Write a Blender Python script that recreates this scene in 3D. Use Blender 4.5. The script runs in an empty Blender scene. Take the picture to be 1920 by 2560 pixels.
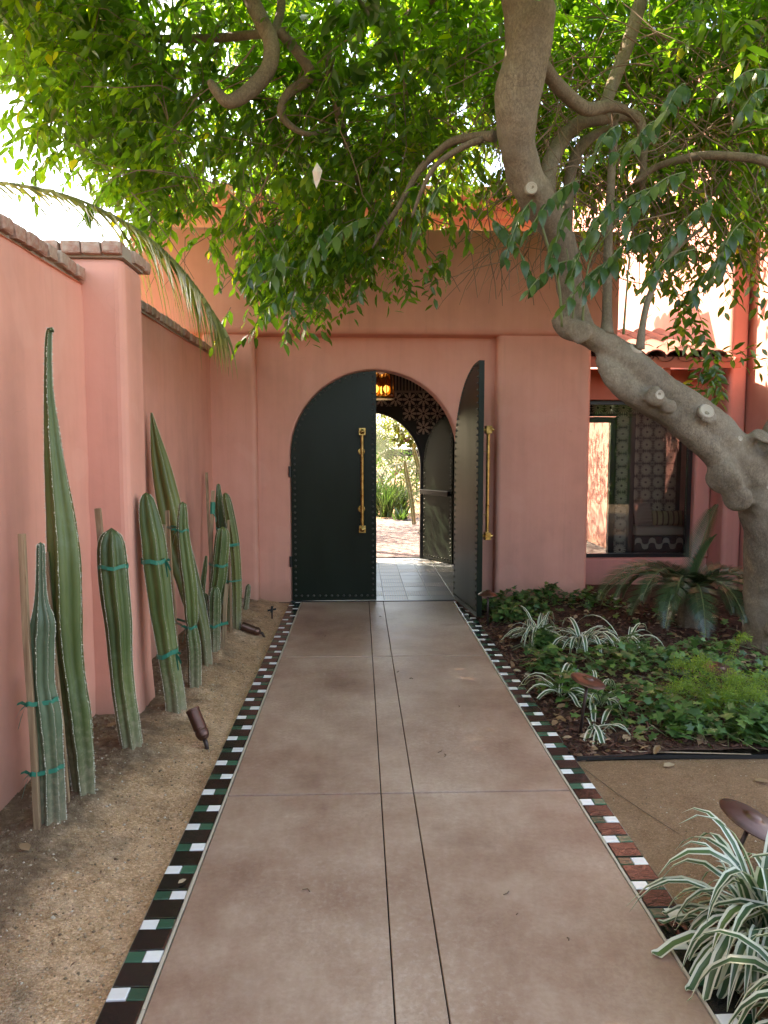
import bpy, bmesh, math, random
import numpy as np
from mathutils import Vector, Matrix, noise as mnoise

SC = bpy.context.scene
COL = SC.collection
R = math.radians

# ------------------------------------------------------------------ camera, sky, sun, exposure
cam_d = bpy.data.cameras.new('camera')
cam = bpy.data.objects.new('camera', cam_d)
COL.objects.link(cam)
cam.location = (0, 0, 1.55)
cam.rotation_euler = (R(90 - 4.82), 0, R(-1.96))
cam_d.sensor_fit = 'VERTICAL'
cam_d.sensor_height = 36.0
cam_d.lens = 36.0 * 1780 / 2560
cam_d.clip_start = 0.05
cam_d.clip_end = 2000
SC.camera = cam

SUN_AZ, SUN_EL = R(-58.0), R(47.0)          # azimuth clockwise from +Y
SUN_DIR = Vector((math.sin(SUN_AZ) * math.cos(SUN_EL), math.cos(SUN_AZ) * math.cos(SUN_EL), math.sin(SUN_EL)))
world = bpy.data.worlds.new('World')
SC.world = world
world.use_nodes = True
wn = world.node_tree
sky = wn.nodes.new('ShaderNodeTexSky')
sky.sky_type = 'NISHITA'
sky.sun_disc = False
sky.sun_elevation = SUN_EL
sky.sun_rotation = SUN_AZ % (2 * math.pi)
sky.air_density = 1.0
sky.dust_density = 2.5
sky.ozone_density = 1.0
wn.links.new(sky.outputs[0], wn.nodes['Background'].inputs[0])
wn.nodes['Background'].inputs[1].default_value = 0.15
sun_d = bpy.data.lights.new('sun', 'SUN')
sun_d.energy = 3.8
sun_d.angle = R(0.53)
sun_d.color = (1.0, 0.94, 0.84)
sun = bpy.data.objects.new('sun', sun_d)
COL.objects.link(sun)
sun.rotation_euler = (-SUN_DIR).to_track_quat('-Z', 'Y').to_euler()
sun.location = (-6, 4, 9)

vs = SC.view_settings
vs.view_transform = 'Standard'
vs.look = 'None'
vs.exposure = 3.05
vs.gamma = 1.0
vs.use_white_balance = True          # the photograph is balanced for open shade
vs.white_balance_temperature = 8000
vs.white_balance_tint = 15.0
vs.use_curve_mapping = False
SC.render.engine = 'CYCLES'
cy = SC.cycles
cy.max_bounces = 8
cy.diffuse_bounces = 4
cy.glossy_bounces = 3
cy.transmission_bounces = 6
cy.transparent_max_bounces = 8
cy.use_denoising = True
cy.sample_clamp_indirect = 6.0
cy.caustics_reflective = False
cy.caustics_refractive = False

rnd = random.Random(7)


# ------------------------------------------------------------------ helpers
class MB:
    """Collects shapes, then links them as one mesh object."""
    def __init__(self):
        self.v, self.f, self.m = [], [], []

    def add(self, vs_, fs_, m=0):
        o = len(self.v)
        self.v.extend([tuple(p) for p in vs_])
        self.f.extend([tuple(i + o for i in q) for q in fs_])
        self.m.extend([m] * len(fs_))
        return self

    def box(self, x0, x1, y0, y1, z0, z1, m=0):
        v = [(x, y, z) for z in (z0, z1) for y in (y0, y1) for x in (x0, x1)]
        return self.add(v, [(0, 2, 3, 1), (4, 5, 7, 6), (0, 1, 5, 4), (2, 6, 7, 3), (0, 4, 6, 2), (1, 3, 7, 5)], m)

    def obox(self, c, ax, ay, az, m=0):
        c, ax, ay, az = map(Vector, (c, ax, ay, az))
        v = [c + ax * i + ay * j + az * k for k in (-1, 1) for j in (-1, 1) for i in (-1, 1)]
        return self.add(v, [(0, 2, 3, 1), (4, 5, 7, 6), (0, 1, 5, 4), (2, 6, 7, 3), (0, 4, 6, 2), (1, 3, 7, 5)], m)

    def tube(self, pts, rad, seg=10, m=0, cap=True, ref=None):
        pts = [Vector(p) for p in pts]
        n = len(pts)
        if not hasattr(rad, '__len__'):
            rad = [rad] * n
        t0 = (pts[1] - pts[0]).normalized()
        ref = Vector(ref) if ref else (Vector((0, 0, 1)) if abs(t0.z) < .9 else Vector((1, 0, 0)))
        u = (ref - t0 * ref.dot(t0)).normalized()
        v = []
        for i, p in enumerate(pts):
            t = (pts[min(i + 1, n - 1)] - pts[max(i - 1, 0)]).normalized()
            u = (u - t * u.dot(t)).normalized()
            w = t.cross(u)
            for k in range(seg):
                a = 2 * math.pi * k / seg
                v.append(p + (u * math.cos(a) + w * math.sin(a)) * rad[i])
        f = [(i * seg + k, i * seg + (k + 1) % seg, (i + 1) * seg + (k + 1) % seg, (i + 1) * seg + k)
             for i in range(n - 1) for k in range(seg)]
        if cap:
            f.append(tuple(range(seg - 1, -1, -1)))
            f.append(tuple((n - 1) * seg + k for k in range(seg)))
        return self.add(v, f, m)

    def lathe(self, prof, c=(0, 0, 0), seg=24, m=0, axis=None):
        c = Vector(c)
        az = Vector(axis).normalized() if axis else Vector((0, 0, 1))
        ax = az.orthogonal().normalized()
        ay = az.cross(ax)
        v = []
        for r_, z_ in prof:
            for k in range(seg):
                a = 2 * math.pi * k / seg
                v.append(c + az * z_ + (ax * math.cos(a) + ay * math.sin(a)) * r_)
        n = len(prof)
        f = [(i * seg + k, i * seg + (k + 1) % seg, (i + 1) * seg + (k + 1) % seg, (i + 1) * seg + k)
             for i in range(n - 1) for k in range(seg)]
        f.append(tuple(range(seg - 1, -1, -1)))
        f.append(tuple((n - 1) * seg + k for k in range(seg)))
        return self.add(v, f, m)

    def mesh(self, name, mats, smooth=False, recalc=True):
        me = bpy.data.meshes.new(name)
        me.from_pydata([tuple(p) for p in self.v], [], self.f)
        for mt in (mats if isinstance(mats, (list, tuple)) else [mats]):
            me.materials.append(mt)
        if len(me.materials) > 1:
            me.polygons.foreach_set('material_index', self.m)
        if recalc:
            b = bmesh.new()
            b.from_mesh(me)
            bmesh.ops.recalc_face_normals(b, faces=b.faces)
            b.to_mesh(me)
            b.free()
        if smooth:
            me.polygons.foreach_set('use_smooth', [True] * len(me.polygons))
        me.update()
        return me

    def build(self, name, mats, parent=None, smooth=False, bevel=0, seg=2, recalc=True, kind=None, angle=40):
        o = link(name, self.mesh(name, mats, smooth, recalc), parent)
        if bevel:
            bev(o, bevel, seg, angle)
        if kind:
            o['kind'] = kind
        return o


def link(name, me, parent=None, loc=None):
    o = bpy.data.objects.new(name, me)
    COL.objects.link(o)
    if parent is not None:
        o.parent = parent
        if loc is None:
            o.matrix_parent_inverse = Matrix.Translation(-parent.location)
        else:
            o.location = loc
    elif loc is not None:
        o.location = loc
    return o


def bev(o, w, seg=2, angle=40):
    m = o.modifiers.new('bevel', 'BEVEL')
    m.width = w
    m.segments = seg
    m.limit_method = 'ANGLE'
    m.angle_limit = R(angle)
    m.harden_normals = False
    return o


def bake(o):
    """Replace the object's mesh by its evaluated one and drop the modifiers."""
    dg = bpy.context.evaluated_depsgraph_get()
    dg.update()
    me = bpy.data.meshes.new_from_object(o.evaluated_get(dg))
    o.modifiers.clear()
    o.data = me
    return o


def tag(o, label=None, cat=None, group=None, kind=None):
    if label: o['label'] = label
    if cat: o['category'] = cat
    if group: o['group'] = group
    if kind: o['kind'] = kind
    return o


def thing(name, label, cat, loc=(0, 0, 0), group=None):
    o = bpy.data.objects.new(name, None)
    o.empty_display_size = .1
    o.location = loc
    COL.objects.link(o)
    return tag(o, label, cat, group)


def structure(o):
    o['kind'] = 'structure'
    return o


def spline(pts, n):
    """Catmull-Rom through points of any dimension."""
    P = np.array(pts, float)
    P = np.vstack([2 * P[0] - P[1], P, 2 * P[-1] - P[-2]])
    out = []
    for i in range(1, len(P) - 2):
        for k in range(n):
            t = k / n
            out.append(.5 * (2 * P[i] + (P[i + 1] - P[i - 1]) * t + (2 * P[i - 1] - 5 * P[i] + 4 * P[i + 1] - P[i + 2]) * t * t
                             + (3 * P[i] - P[i - 1] - 3 * P[i + 1] + P[i + 2]) * t ** 3))
    out.append(P[-2])
    return np.array(out)


def nz(x, y, z=0, s=1.0):
    return mnoise.noise(Vector((x * s, y * s, z * s)))


def fast_mesh(name, V, F, mats, mi=None, tint=None, smooth=False):
    """V (n,3), F (m,k) numpy arrays with the same number of corners for every face."""
    me = bpy.data.meshes.new(name)
    V = np.asarray(V, np.float32)
    F = np.asarray(F, np.int32)
    k = F.shape[1]
    me.vertices.add(len(V))
    me.vertices.foreach_set('co', V.ravel())
    me.loops.add(F.size)
    me.loops.foreach_set('vertex_index', F.ravel())
    me.polygons.add(len(F))
    me.polygons.foreach_set('loop_start', np.arange(0, F.size, k, dtype=np.int32))
    for mt in (mats if isinstance(mats, (list, tuple)) else [mats]):
        me.materials.append(mt)
    if mi is not None:
        me.polygons.foreach_set('material_index', np.asarray(mi, np.int32))
    if smooth:
        me.polygons.foreach_set('use_smooth', np.ones(len(F), bool))
    me.update(calc_edges=True)
    if tint is not None:
        a = me.attributes.new('tint', 'FLOAT', 'FACE')
        a.data.foreach_set('value', np.asarray(tint, np.float32))
    return me


# ------------------------------------------------------------------ materials
class NT:
    def __init__(self, name):
        self.mat = bpy.data.materials.new(name)
        self.mat.use_nodes = True
        self.t = self.mat.node_tree
        self.b = self.t.nodes['Principled BSDF']
        self.out = self.t.nodes['Material Output']

    def n(self, typ, **kw):
        nd = self.t.nodes.new('ShaderNode' + typ)
        for k, v in kw.items():
            setattr(nd, k, v)
        return nd

    def set(self, sock, v):
        if hasattr(v, 'is_output') or isinstance(v, bpy.types.NodeSocket):
            self.t.links.new(v, sock)
        else:
            if isinstance(v, (tuple, list)) and len(v) == 3 and sock.type == 'RGBA':
                v = (*v, 1)
            sock.default_value = v

    def m(self, op, a, b=0.0, c=None, clamp=False):
        nd = self.n('Math', operation=op)
        nd.use_clamp = clamp
        self.set(nd.inputs[0], a)
        self.set(nd.inputs[1], b)
        if c is not None:
            self.set(nd.inputs[2], c)
        return nd.outputs[0]

    def coord(self, which='Object'):
        return self.n('TexCoord').outputs[which]

    def noise(self, scale, detail=3, rough=.55, co=None, stretch=None, dist=0):
        co = co or self.coord()
        if stretch:
            mp = self.n('Mapping')
            self.set(mp.inputs[0], co)
            mp.inputs['Scale'].default_value = stretch
            co = mp.outputs[0]
        nd = self.n('TexNoise')
        self.set(nd.inputs['Vector'], co)
        nd.inputs['Scale'].default_value = scale
        nd.inputs['Detail'].default_value = detail
        nd.inputs['Roughness'].default_value = rough
        nd.inputs['Distortion'].default_value = dist
        return nd.outputs[0]

    def ramp(self, fac, stops):
        nd = self.n('ValToRGB')
        cr = nd.color_ramp
        while len(cr.elements) < len(stops):
            cr.elements.new(.5)
        for e, (p, c) in zip(cr.elements, stops):
            e.position = p
            e.color = (*c, 1) if len(c) == 3 else c
        self.set(nd.inputs[0], fac)
        return nd.outputs[0]

    def mix(self, fac, a, b, mode='MIX'):
        nd = self.n('Mix', data_type='RGBA', blend_type=mode)
        self.set(nd.inputs[0], fac)
        self.set(nd.inputs[6], a)
        self.set(nd.inputs[7], b)
        return nd.outputs[2]

    def bump(self, h, strength=.3, dist=.01, normal=None):
        nd = self.n('Bump')
        self.set(nd.inputs['Height'], h)
        nd.inputs['Strength'].default_value = strength
        nd.inputs['Distance'].default_value = dist
        if normal is not None:
            self.set(nd.inputs['Normal'], normal)
        return nd.outputs[0]

    def fin(self, color, rough=.6, metal=0.0, normal=None, spec=.5, **kw):
        self.set(self.b.inputs['Base Color'], color)
        self.set(self.b.inputs['Roughness'], rough)
        self.set(self.b.inputs['Metallic'], metal)
        self.set(self.b.inputs['Specular IOR Level'], spec)
        if normal is not None:
            self.set(self.b.inputs['Normal'], normal)
        for k, v in kw.items():
            self.set(self.b.inputs[k.replace('_', ' ')], v)
        return self.mat


def sc(c, k):
    return tuple(min(1, x * k) for x in c)


def stucco(name, c, amt=.12, bump=.25):
    t = NT(name)
    co = t.coord()
    big = t.noise(1.1, 4, .6, co)
    mid = t.noise(6, 4, .6, co)
    streak = t.noise(2.2, 3, .6, co, stretch=(3.5, 3.5, .25))
    f = t.m('ADD', t.m('MULTIPLY', big, .45), t.m('ADD', t.m('MULTIPLY', mid, .2), t.m('MULTIPLY', streak, .35)))
    col = t.ramp(f, [(.32, sc(c, 1 - amt * 1.3)), (.5, c), (.68, (min(1, c[0] * 1.08), c[1] * (1 + amt), c[2] * (1 + amt * 1.2)))])
    # touched-up patches, rain runs and a few hairline cracks
    patch = t.ramp(t.noise(1.7, 2, .4, co, dist=.8), [(.60, (0, 0, 0)), (.615, (1, 1, 1))])
    col = t.mix(t.m('MULTIPLY', patch, .13), col, (c[0] * 1.08, c[1] * 1.3, c[2] * 1.35))
    run = t.ramp(t.noise(7, 4, .65, co, stretch=(2.5, 2.5, .10)), [(.58, (0, 0, 0)), (.74, (1, 1, 1))])
    col = t.mix(t.m('MULTIPLY', run, .16), col, sc(c, .62))
    wv = t.n('Mapping')
    ad = t.n('VectorMath', operation='ADD')
    nv = t.n('TexNoise')
    t.set(nv.inputs['Vector'], co)
    nv.inputs['Scale'].default_value = 3.0
    t.set(ad.inputs[0], co)
    t.set(ad.inputs[1], nv.outputs['Color'])
    vo = t.n('TexVoronoi', feature='DISTANCE_TO_EDGE')
    t.set(vo.inputs['Vector'], ad.outputs[0])
    vo.inputs['Scale'].default_value = .9
    crack = t.m('MULTIPLY', t.m('LESS_THAN', vo.outputs[0], .0022), t.ramp(t.noise(1.3, 2, .5, co), [(.6, (0, 0, 0)), (.66, (1, 1, 1))]))
    col = t.mix(t.m('MULTIPLY', crack, .12), col, sc(c, .45))
    sx = t.n('SeparateXYZ')
    t.set(sx.inputs[0], co)
    low = t.m('SUBTRACT', 1.0, t.m('DIVIDE', sx.outputs[2], t.m('ADD', .10, t.m('MULTIPLY', t.noise(3.5, 4, .7, co), .32))), clamp=True)
    col = t.mix(t.m('MULTIPLY', low, .55), col, (.30, .175, .115))
    h = t.m('ADD', t.m('MULTIPLY', t.noise(5, 3, .5, co), 1.0), t.m('ADD', t.m('MULTIPLY', t.noise(16, 3, .6, co), .25), t.m('MULTIPLY', t.noise(60, 4, .7, co), .12)))
    return t.fin(col, .82, normal=t.bump(h, bump, .014), spec=.25)


PINK = (0.68, 0.305, 0.225)
M = {}
M['pink'] = stucco('pink stucco', PINK)
M['pink2'] = stucco('pink stucco wing', (0.64, 0.28, 0.235), .08)
M['coral'] = stucco('coral painted wood', (0.55, 0.19, 0.125), .06, .05)


def mk_brick():
    t = NT('old brick')
    oi = t.n('ObjectInfo')
    base = t.ramp(oi.outputs['Random'], [(0, (.32, .15, .105)), (.35, (.42, .22, .16)), (.7, (.37, .25, .19)), (1, (.28, .18, .14))])
    blot = t.ramp(t.noise(14, 4, .65), [(.42, (.0, .0, .0)), (.62, (1, 1, 1))])
    col = t.mix(t.m('MULTIPLY', blot, .6), base, (.50, .41, .34))
    return t.fin(col, .9, normal=t.bump(t.noise(45, 5, .7), .6, .012), spec=.2)


M['brick'] = mk_brick()
M['mortar'] = NT('mortar').fin((.34, .27, .215), .9)


def mk_path():
    t = NT('stained concrete')
    co = t.coord()
    a = t.noise(.9, 4, .6, co)
    b = t.noise(4.2, 5, .65, co)
    c = t.noise(34, 4, .7, co)
    grain = t.noise(120, 3, .7, co)
    f = t.m('ADD', t.m('MULTIPLY', a, .58), t.m('ADD', t.m('MULTIPLY', b, .27), t.m('MULTIPLY', c, .15)))
    col = t.ramp(f, [(.35, (.22, .115, .08)), (.45, (.34, .205, .145)), (.54, (.43, .29, .215)), (.64, (.54, .40, .315))])
    # pale mottling where the stain wore off, most towards the street end
    sp = t.ramp(t.noise(38, 5, .75, co), [(.5, (0, 0, 0)), (.62, (1, 1, 1))])
    zone = t.ramp(t.noise(.75, 2, .5, co), [(.40, (0, 0, 0)), (.62, (1, 1, 1))])
    col = t.mix(t.m('MULTIPLY', t.m('MULTIPLY', sp, zone), .26), col, (.58, .475, .41))
    fs = t.ramp(t.noise(62, 4, .7, co, dist=.4), [(.47, (0, 0, 0)), (.58, (1, 1, 1))])
    fz = t.ramp(t.noise(1.6, 3, .6, co), [(.38, (.15, .15, .15)), (.62, (1, 1, 1))])
    col = t.mix(t.m('MULTIPLY', t.m('MULTIPLY', fs, fz), .38), col, (.27, .165, .12))
    dk = t.ramp(t.noise(2.1, 4, .6, co, dist=.4), [(.56, (0, 0, 0)), (.72, (1, 1, 1))])
    col = t.mix(t.m('MULTIPLY', dk, .5), col, (.20, .105, .075))
    ro = t.m('ADD', .30, t.m('MULTIPLY', b, .3))
    h = t.m('ADD', t.m('MULTIPLY', c, .5), t.m('MULTIPLY', grain, .25))
    return t.fin(col, ro, normal=t.bump(h, .16, .006), spec=.42)


M['path'] = mk_path()
M['sheeting'] = NT('grey roof felt').fin((.12, .12, .125), .9)  # kept dark so little warm light bounces off the roof
M['slot'] = NT('dark joint').fin((.012, .01, .009), .8)


def mk_tile(name, c, var, rough=.16):
    t = NT(name)
    oi = t.n('ObjectInfo')
    k = t.ramp(oi.outputs['Random'], [(0, sc(c, 1 - var)), (.5, c), (1, sc(c, 1 + var))])
    wear = t.ramp(t.noise(30, 4, .7, t.coord('Generated')), [(.6, (0, 0, 0)), (.72, (1, 1, 1))])
    col = t.mix(t.m('MULTIPLY', wear, .10), k, (.30, .26, .22))
    h = t.m('ADD', t.noise(26, 3, .6, stretch=(.6, 1.6, 1)), t.m('MULTIPLY', t.noise(90, 3, .6), .4))
    return t.fin(col, rough, normal=t.bump(h, .55, .0035), spec=.42)


M['tile_black'] = mk_tile('black glazed tile', (.010, .009, .009), .4, .17)
M['tile_white'] = mk_tile('white glazed tile', (.80, .79, .77), .06, .22)
M['tile_green'] = mk_tile('green glazed tile', (.022, .095, .058), .35, .16)
M['trim'] = NT('beige grout strip').fin((.52, .43, .33), .85)


def mk_dirt(name, c0, c1, c2, g=1.0, damp=False):
    t = NT(name)
    co = t.coord()
    f = t.m('ADD', t.m('MULTIPLY', t.noise(1.4, 4, .6, co), .5), t.m('MULTIPLY', t.noise(11, 5, .7, co), .5))
    col = t.ramp(f, [(.36, c0), (.5, c1), (.62, c2)])
    vor = t.n('TexVoronoi')
    t.set(vor.inputs['Vector'], co)
    vor.inputs['Scale'].default_value = 150 * g
    gr = t.n('SeparateColor')
    t.set(gr.inputs[0], vor.outputs['Color'])
    col = t.mix(.45, col, t.ramp(gr.outputs[0], [(0, sc(c0, .7)), (.5, c1), (.85, c2), (1, sc(c2, 1.4))]), 'MIX')
    if damp:                                   # dug, watered soil round the cacti
        sx = t.n('SeparateXYZ')
        t.set(sx.inputs[0], co)
        k = t.m('ADD', t.m('MULTIPLY', t.m('SUBTRACT', -.90, sx.outputs[0]), 3.4), t.m('MULTIPLY', t.m('SUBTRACT', t.noise(4.5, 5, .7, co), .5), 3.2), clamp=True)
        col = t.mix(t.m('MULTIPLY', k, .85), col, t.ramp(t.noise(16, 5, .7, co), [(.35, (.085, .052, .034)), (.55, (.15, .10, .065)), (.68, (.30, .22, .15))]))
    h = t.m('ADD', t.m('MULTIPLY', t.noise(70, 4, .7, co), .8), t.m('MULTIPLY', vor.outputs['Distance'], -.6))
    return t.fin(col, .95, normal=t.bump(h, .75, .012), spec=.15)


M['dirt'] = mk_dirt('decomposed granite soil', (.27, .15, .078), (.50, .30, .165), (.71, .475, .31), damp=True)
M['gravel'] = mk_dirt('packed gravel', (.19, .10, .054), (.26, .145, .08), (.34, .20, .118), 1.3)
M['mulch'] = mk_dirt('bark mulch soil', (.035, .018, .012), (.075, .036, .025), (.13, .07, .05), .5)
M['ground'] = mk_dirt('plain earth', (.15, .11, .07), (.23, .17, .11), (.3, .22, .15), .4)


def mk_pebble():
    t = NT('granite grains')
    g = t.n('Attribute', attribute_name='tint')
    col = t.ramp(g.outputs['Fac'], [(0, (.12, .08, .05)), (.4, (.28, .19, .115)), (.8, (.40, .29, .19)), (1, (.58, .50, .40))])
    return t.fin(col, .85, spec=.25)


M['pebble'] = mk_pebble()


def mk_chip():
    t = NT('bark chips')
    g = t.n('Attribute', attribute_name='tint')
    col = t.ramp(g.outputs['Fac'], [(0, (.03, .014, .01)), (.5, (.10, .042, .028)), (.8, (.17, .085, .055)), (1, (.24, .15, .10))])
    return t.fin(col, .85, normal=t.bump(t.noise(90, 3), .4, .004), spec=.2)


M['chip'] = mk_chip()


def mk_deadleaf():
    t = NT('dry leaves')
    g = t.n('Attribute', attribute_name='tint')
    oi = t.n('ObjectInfo')
    k = t.m('ADD', g.outputs['Fac'], t.m('MULTIPLY', oi.outputs['Random'], .0))
    col = t.ramp(k, [(0, (.16, .08, .04)), (.5, (.30, .18, .09)), (.85, (.42, .30, .19)), (1, (.50, .38, .26))])
    col = t.mix(t.m('MULTIPLY', t.noise(40, 3), .4), col, (.12, .06, .03))
    return t.fin(col, .6, spec=.4)


M['dead'] = mk_deadleaf()


def mk_leaf(name, stops, trans_c, trans=.42, rough=.32, co_attr='tint', spec=.5, bumpy=0):
    t = NT(name)
    g = t.n('Attribute', attribute_name=co_attr)
    col = t.ramp(g.outputs['Fac'], stops)
    if bumpy:
        col = t.mix(t.m('MULTIPLY', t.noise(60, 3, .6), .35), col, sc(stops[0][1], .6))
    nrm = t.bump(t.noise(110, 2), .25, .003)
    t.fin(col, rough, normal=nrm, spec=spec)
    tr = t.n('BsdfTranslucent')
    t.set(tr.inputs[0], t.mix(1.0, col, trans_c, 'MULTIPLY'))
    mx = t.n('MixShader')
    mx.inputs[0].default_value = trans
    t.t.links.new(t.b.outputs[0], mx.inputs[1])
    t.t.links.new(tr.outputs[0], mx.inputs[2])
    t.t.links.new(mx.outputs[0], t.out.inputs[0])
    return t.mat


M['leaf'] = mk_leaf('tree leaves', [(0, (.012, .028, .008)), (.5, (.027, .060, .012)), (.85, (.064, .108, .018)), (1, (.15, .15, .025))],
                    (9.6, 10.0, 2.5), .42, .24)
M['leaf_big'] = mk_leaf('glossy tree leaves', [(0, (.016, .040, .009)), (.5, (.028, .062, .013)), (1, (.07, .10, .018))],
                        (3.4, 4.0, 1.2), .25, .26, spec=.42)
M['ivy'] = mk_leaf('ivy leaves', [(0, (.028, .065, .022)), (.45, (.062, .14, .038)), (.8, (.13, .24, .055)), (1, (.18, .22, .05))],
                   (2.2, 2.6, 1.0), .22, .36, bumpy=1)
M['sago'] = mk_leaf('cycad fronds', [(0, (.014, .034, .013)), (.6, (.034, .066, .024)), (1, (.12, .11, .05))], (2., 2.4, 1.), .12, .30, spec=.6)
M['fern'] = mk_leaf('feathery fern', [(0, (.08, .14, .02)), (.5, (.17, .25, .035)), (1, (.34, .38, .07))], (2.2, 2.4, 1.), .35, .5)
M['blade'] = mk_leaf('striped blade green', [(0, (.028, .066, .034)), (.6, (.055, .11, .055)), (1, (.10, .16, .05))], (2.2, 2.6, 1.), .22, .33)
M['blade_w'] = mk_leaf('striped blade cream', [(0, (.58, .60, .48)), (1, (.74, .74, .62))], (1.2, 1.2, .9), .25, .38)
M['palm'] = mk_leaf('palm leaflets', [(0, (.06, .085, .03)), (.6, (.16, .19, .07)), (1, (.34, .34, .17))], (2.6, 2.6, 1.2), .35, .35)
M['bright'] = mk_leaf('garden leaves', [(0, (.02, .045, .015)), (.5, (.04, .078, .024)), (1, (.08, .115, .035))], (2.2, 2.5, 1.2), .28, .4)
M['yellowleaf'] = mk_leaf('yellow vine leaves', [(0, (.055, .085, .012)), (1, (.12, .14, .02))], (1.8, 1.9, .8), .32, .45)
M['silver'] = mk_leaf('silvery shrub', [(0, (.06, .08, .05)), (1, (.17, .19, .14))], (1.4, 1.5, 1.1), .2, .6)


def mk_bark():
    t = NT('grey brown bark')
    a = t.noise(2.2, 4, .6)
    b = t.noise(84, 5, .75, stretch=(1, 1, .7))
    f = t.m('ADD', t.m('MULTIPLY', a, .45), t.m('MULTIPLY', b, .55))
    col = t.ramp(f, [(.32, (.080, .056, .038)), (.46, (.155, .115, .078)), (.58, (.235, .180, .125)), (.72, (.34, .275, .20))])
    pl = t.ramp(t.noise(11, 5, .7, dist=1.2), [(.40, (0, 0, 0)), (.60, (1, 1, 1))])
    col = t.mix(t.m('MULTIPLY', pl, .42), col, (.10, .075, .052))
    fi = t.n('TexVoronoi', feature='DISTANCE_TO_EDGE')
    fi.inputs['Scale'].default_value = 15
    mpv = t.n('Mapping')
    t.set(mpv.inputs[0], t.coord())
    mpv.inputs['Scale'].default_value = (1, 1, .35)
    nd2 = t.n('TexNoise')
    nd2.inputs['Scale'].default_value = 6
    t.set(nd2.inputs['Vector'], mpv.outputs[0])
    av = t.n('VectorMath', operation='ADD')
    t.set(av.inputs[0], mpv.outputs[0])
    t.set(av.inputs[1], nd2.outputs['Color'])
    t.set(fi.inputs['Vector'], av.outputs[0])
    fis = t.ramp(fi.outputs[0], [(.0, (0, 0, 0)), (.10, (1, 1, 1))])
    fmask = t.ramp(t.noise(1.7, 3), [(.48, (0, 0, 0)), (.62, (1, 1, 1))])
    col = t.mix(t.m('MULTIPLY', t.m('MULTIPLY', t.m('SUBTRACT', 1.0, fis), fmask), .55), col, (.055, .04, .03))
    moss = t.ramp(t.noise(3.2, 3), [(.55, (0, 0, 0)), (.7, (1, 1, 1))])
    col = t.mix(t.m('MULTIPLY', moss, .3), col, (.25, .215, .17))
    h = t.m('ADD', t.m('MULTIPLY', b, .7), t.m('MULTIPLY', t.noise(120, 3, .7), .5))
    return t.fin(col, .82, normal=t.bump(h, .7, .012), spec=.25)


M['bark'] = mk_bark()
M['twig'] = NT('dry twigs').fin((.17, .105, .065), .8)
M['stem_green'] = NT('green stems').fin((.11, .13, .045), .6)


def mk_scar():
    t = NT('pruned wood')
    co = t.coord()
    w = t.n('TexWave', wave_type='RINGS', rings_direction='SPHERICAL')
    t.set(w.inputs[0], co)
    w.inputs['Scale'].default_value = 34
    w.inputs['Distortion'].default_value = 5
    col = t.ramp(w.outputs[1], [(0, (.29, .235, .175)), (1, (.37, .31, .24))])
    return t.fin(col, .85)


M['scar'] = mk_scar()


def mk_cactus(name, c0, c1, c2, dirt=.6):
    t = NT(name)
    co = t.coord()
    f = t.noise(3.2, 4, .6, co, stretch=(1, 1, .35))
    col = t.ramp(f, [(.35, c0), (.52, c1), (.68, c2)])
    sx = t.n('SeparateXYZ')
    t.set(sx.inputs[0], co)
    low = t.m('SUBTRACT', 1.0, t.m('DIVIDE', sx.outputs[2], .55), clamp=True)
    dn = t.ramp(t.noise(38, 5, .75, co), [(.46, (0, 0, 0)), (.62, (1, 1, 1))])
    col = t.mix(t.m('MULTIPLY', t.m('MULTIPLY', low, dn), dirt), col, (.36, .29, .19))
    col = t.mix(t.m('MULTIPLY', t.m('POWER', low, 2.5), .75), col, (.26, .21, .14))
    pal = t.ramp(t.noise(8, 4, .7, co), [(.55, (0, 0, 0)), (.75, (1, 1, 1))])
    col = t.mix(t.m('MULTIPLY', pal, .22), col, (.20, .25, .17))
    return t.fin(col, .48, normal=t.bump(t.noise(60, 3), .12, .004), spec=.4)


M['cactus'] = mk_cactus('cactus skin', (.042, .064, .018), (.066, .094, .023), (.11, .135, .036))
M['cactus_blue'] = mk_cactus('bluish cactus skin', (.040, .064, .034), (.060, .092, .048), (.095, .13, .068))
M['cactus_olive'] = mk_cactus('olive cactus skin', (.07, .085, .025), (.11, .125, .03), (.16, .16, .045), .3)
M['spine'] = NT('spines').fin((.62, .58, .47), .8)
M['tie'] = NT('green plastic tape').fin((.012, .17, .11), .35, spec=.5)


def mk_wood(name, c0, c1, scale=14, st=(1, 1, .08)):
    t = NT(name)
    f = t.noise(scale, 4, .6, stretch=st, dist=.8)
    col = t.ramp(f, [(.35, c0), (.65, c1)])
    return t.fin(col, .75, normal=t.bump(f, .2, .004), spec=.25)


M['stake'] = mk_wood('weathered stake wood', (.19, .11, .06), (.40, .27, .16), 26)
M['beam'] = mk_wood('dark beams', (.025, .013, .008), (.06, .03, .018))


def mk_door():
    t = NT('black green door steel')
    f = t.noise(3, 4, .6, stretch=(1, 1, .25))
    br = t.noise(90, 2, .6, stretch=(1, 1, .05))
    col = t.ramp(f, [(.3, (.006, .010, .006)), (.7, (.012, .018, .011))])
    ro = t.m('ADD', .24, t.m('MULTIPLY', f, .22))
    return t.fin(col, ro, normal=t.bump(br, .06, .003), spec=.2)


M['door'] = mk_door()
M['stud'] = NT('dark studs').fin((.10, .10, .09), .28, .8)


def mk_brass():
    t = NT('aged brass')
    f = t.noise(22, 4, .65)
    col = t.ramp(f, [(.35, (.30, .17, .055)), (.6, (.55, .36, .13))])
    return t.fin(col, t.m('ADD', .2, t.m('MULTIPLY', f, .2)), 1.0)


M['brass'] = mk_brass()


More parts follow.
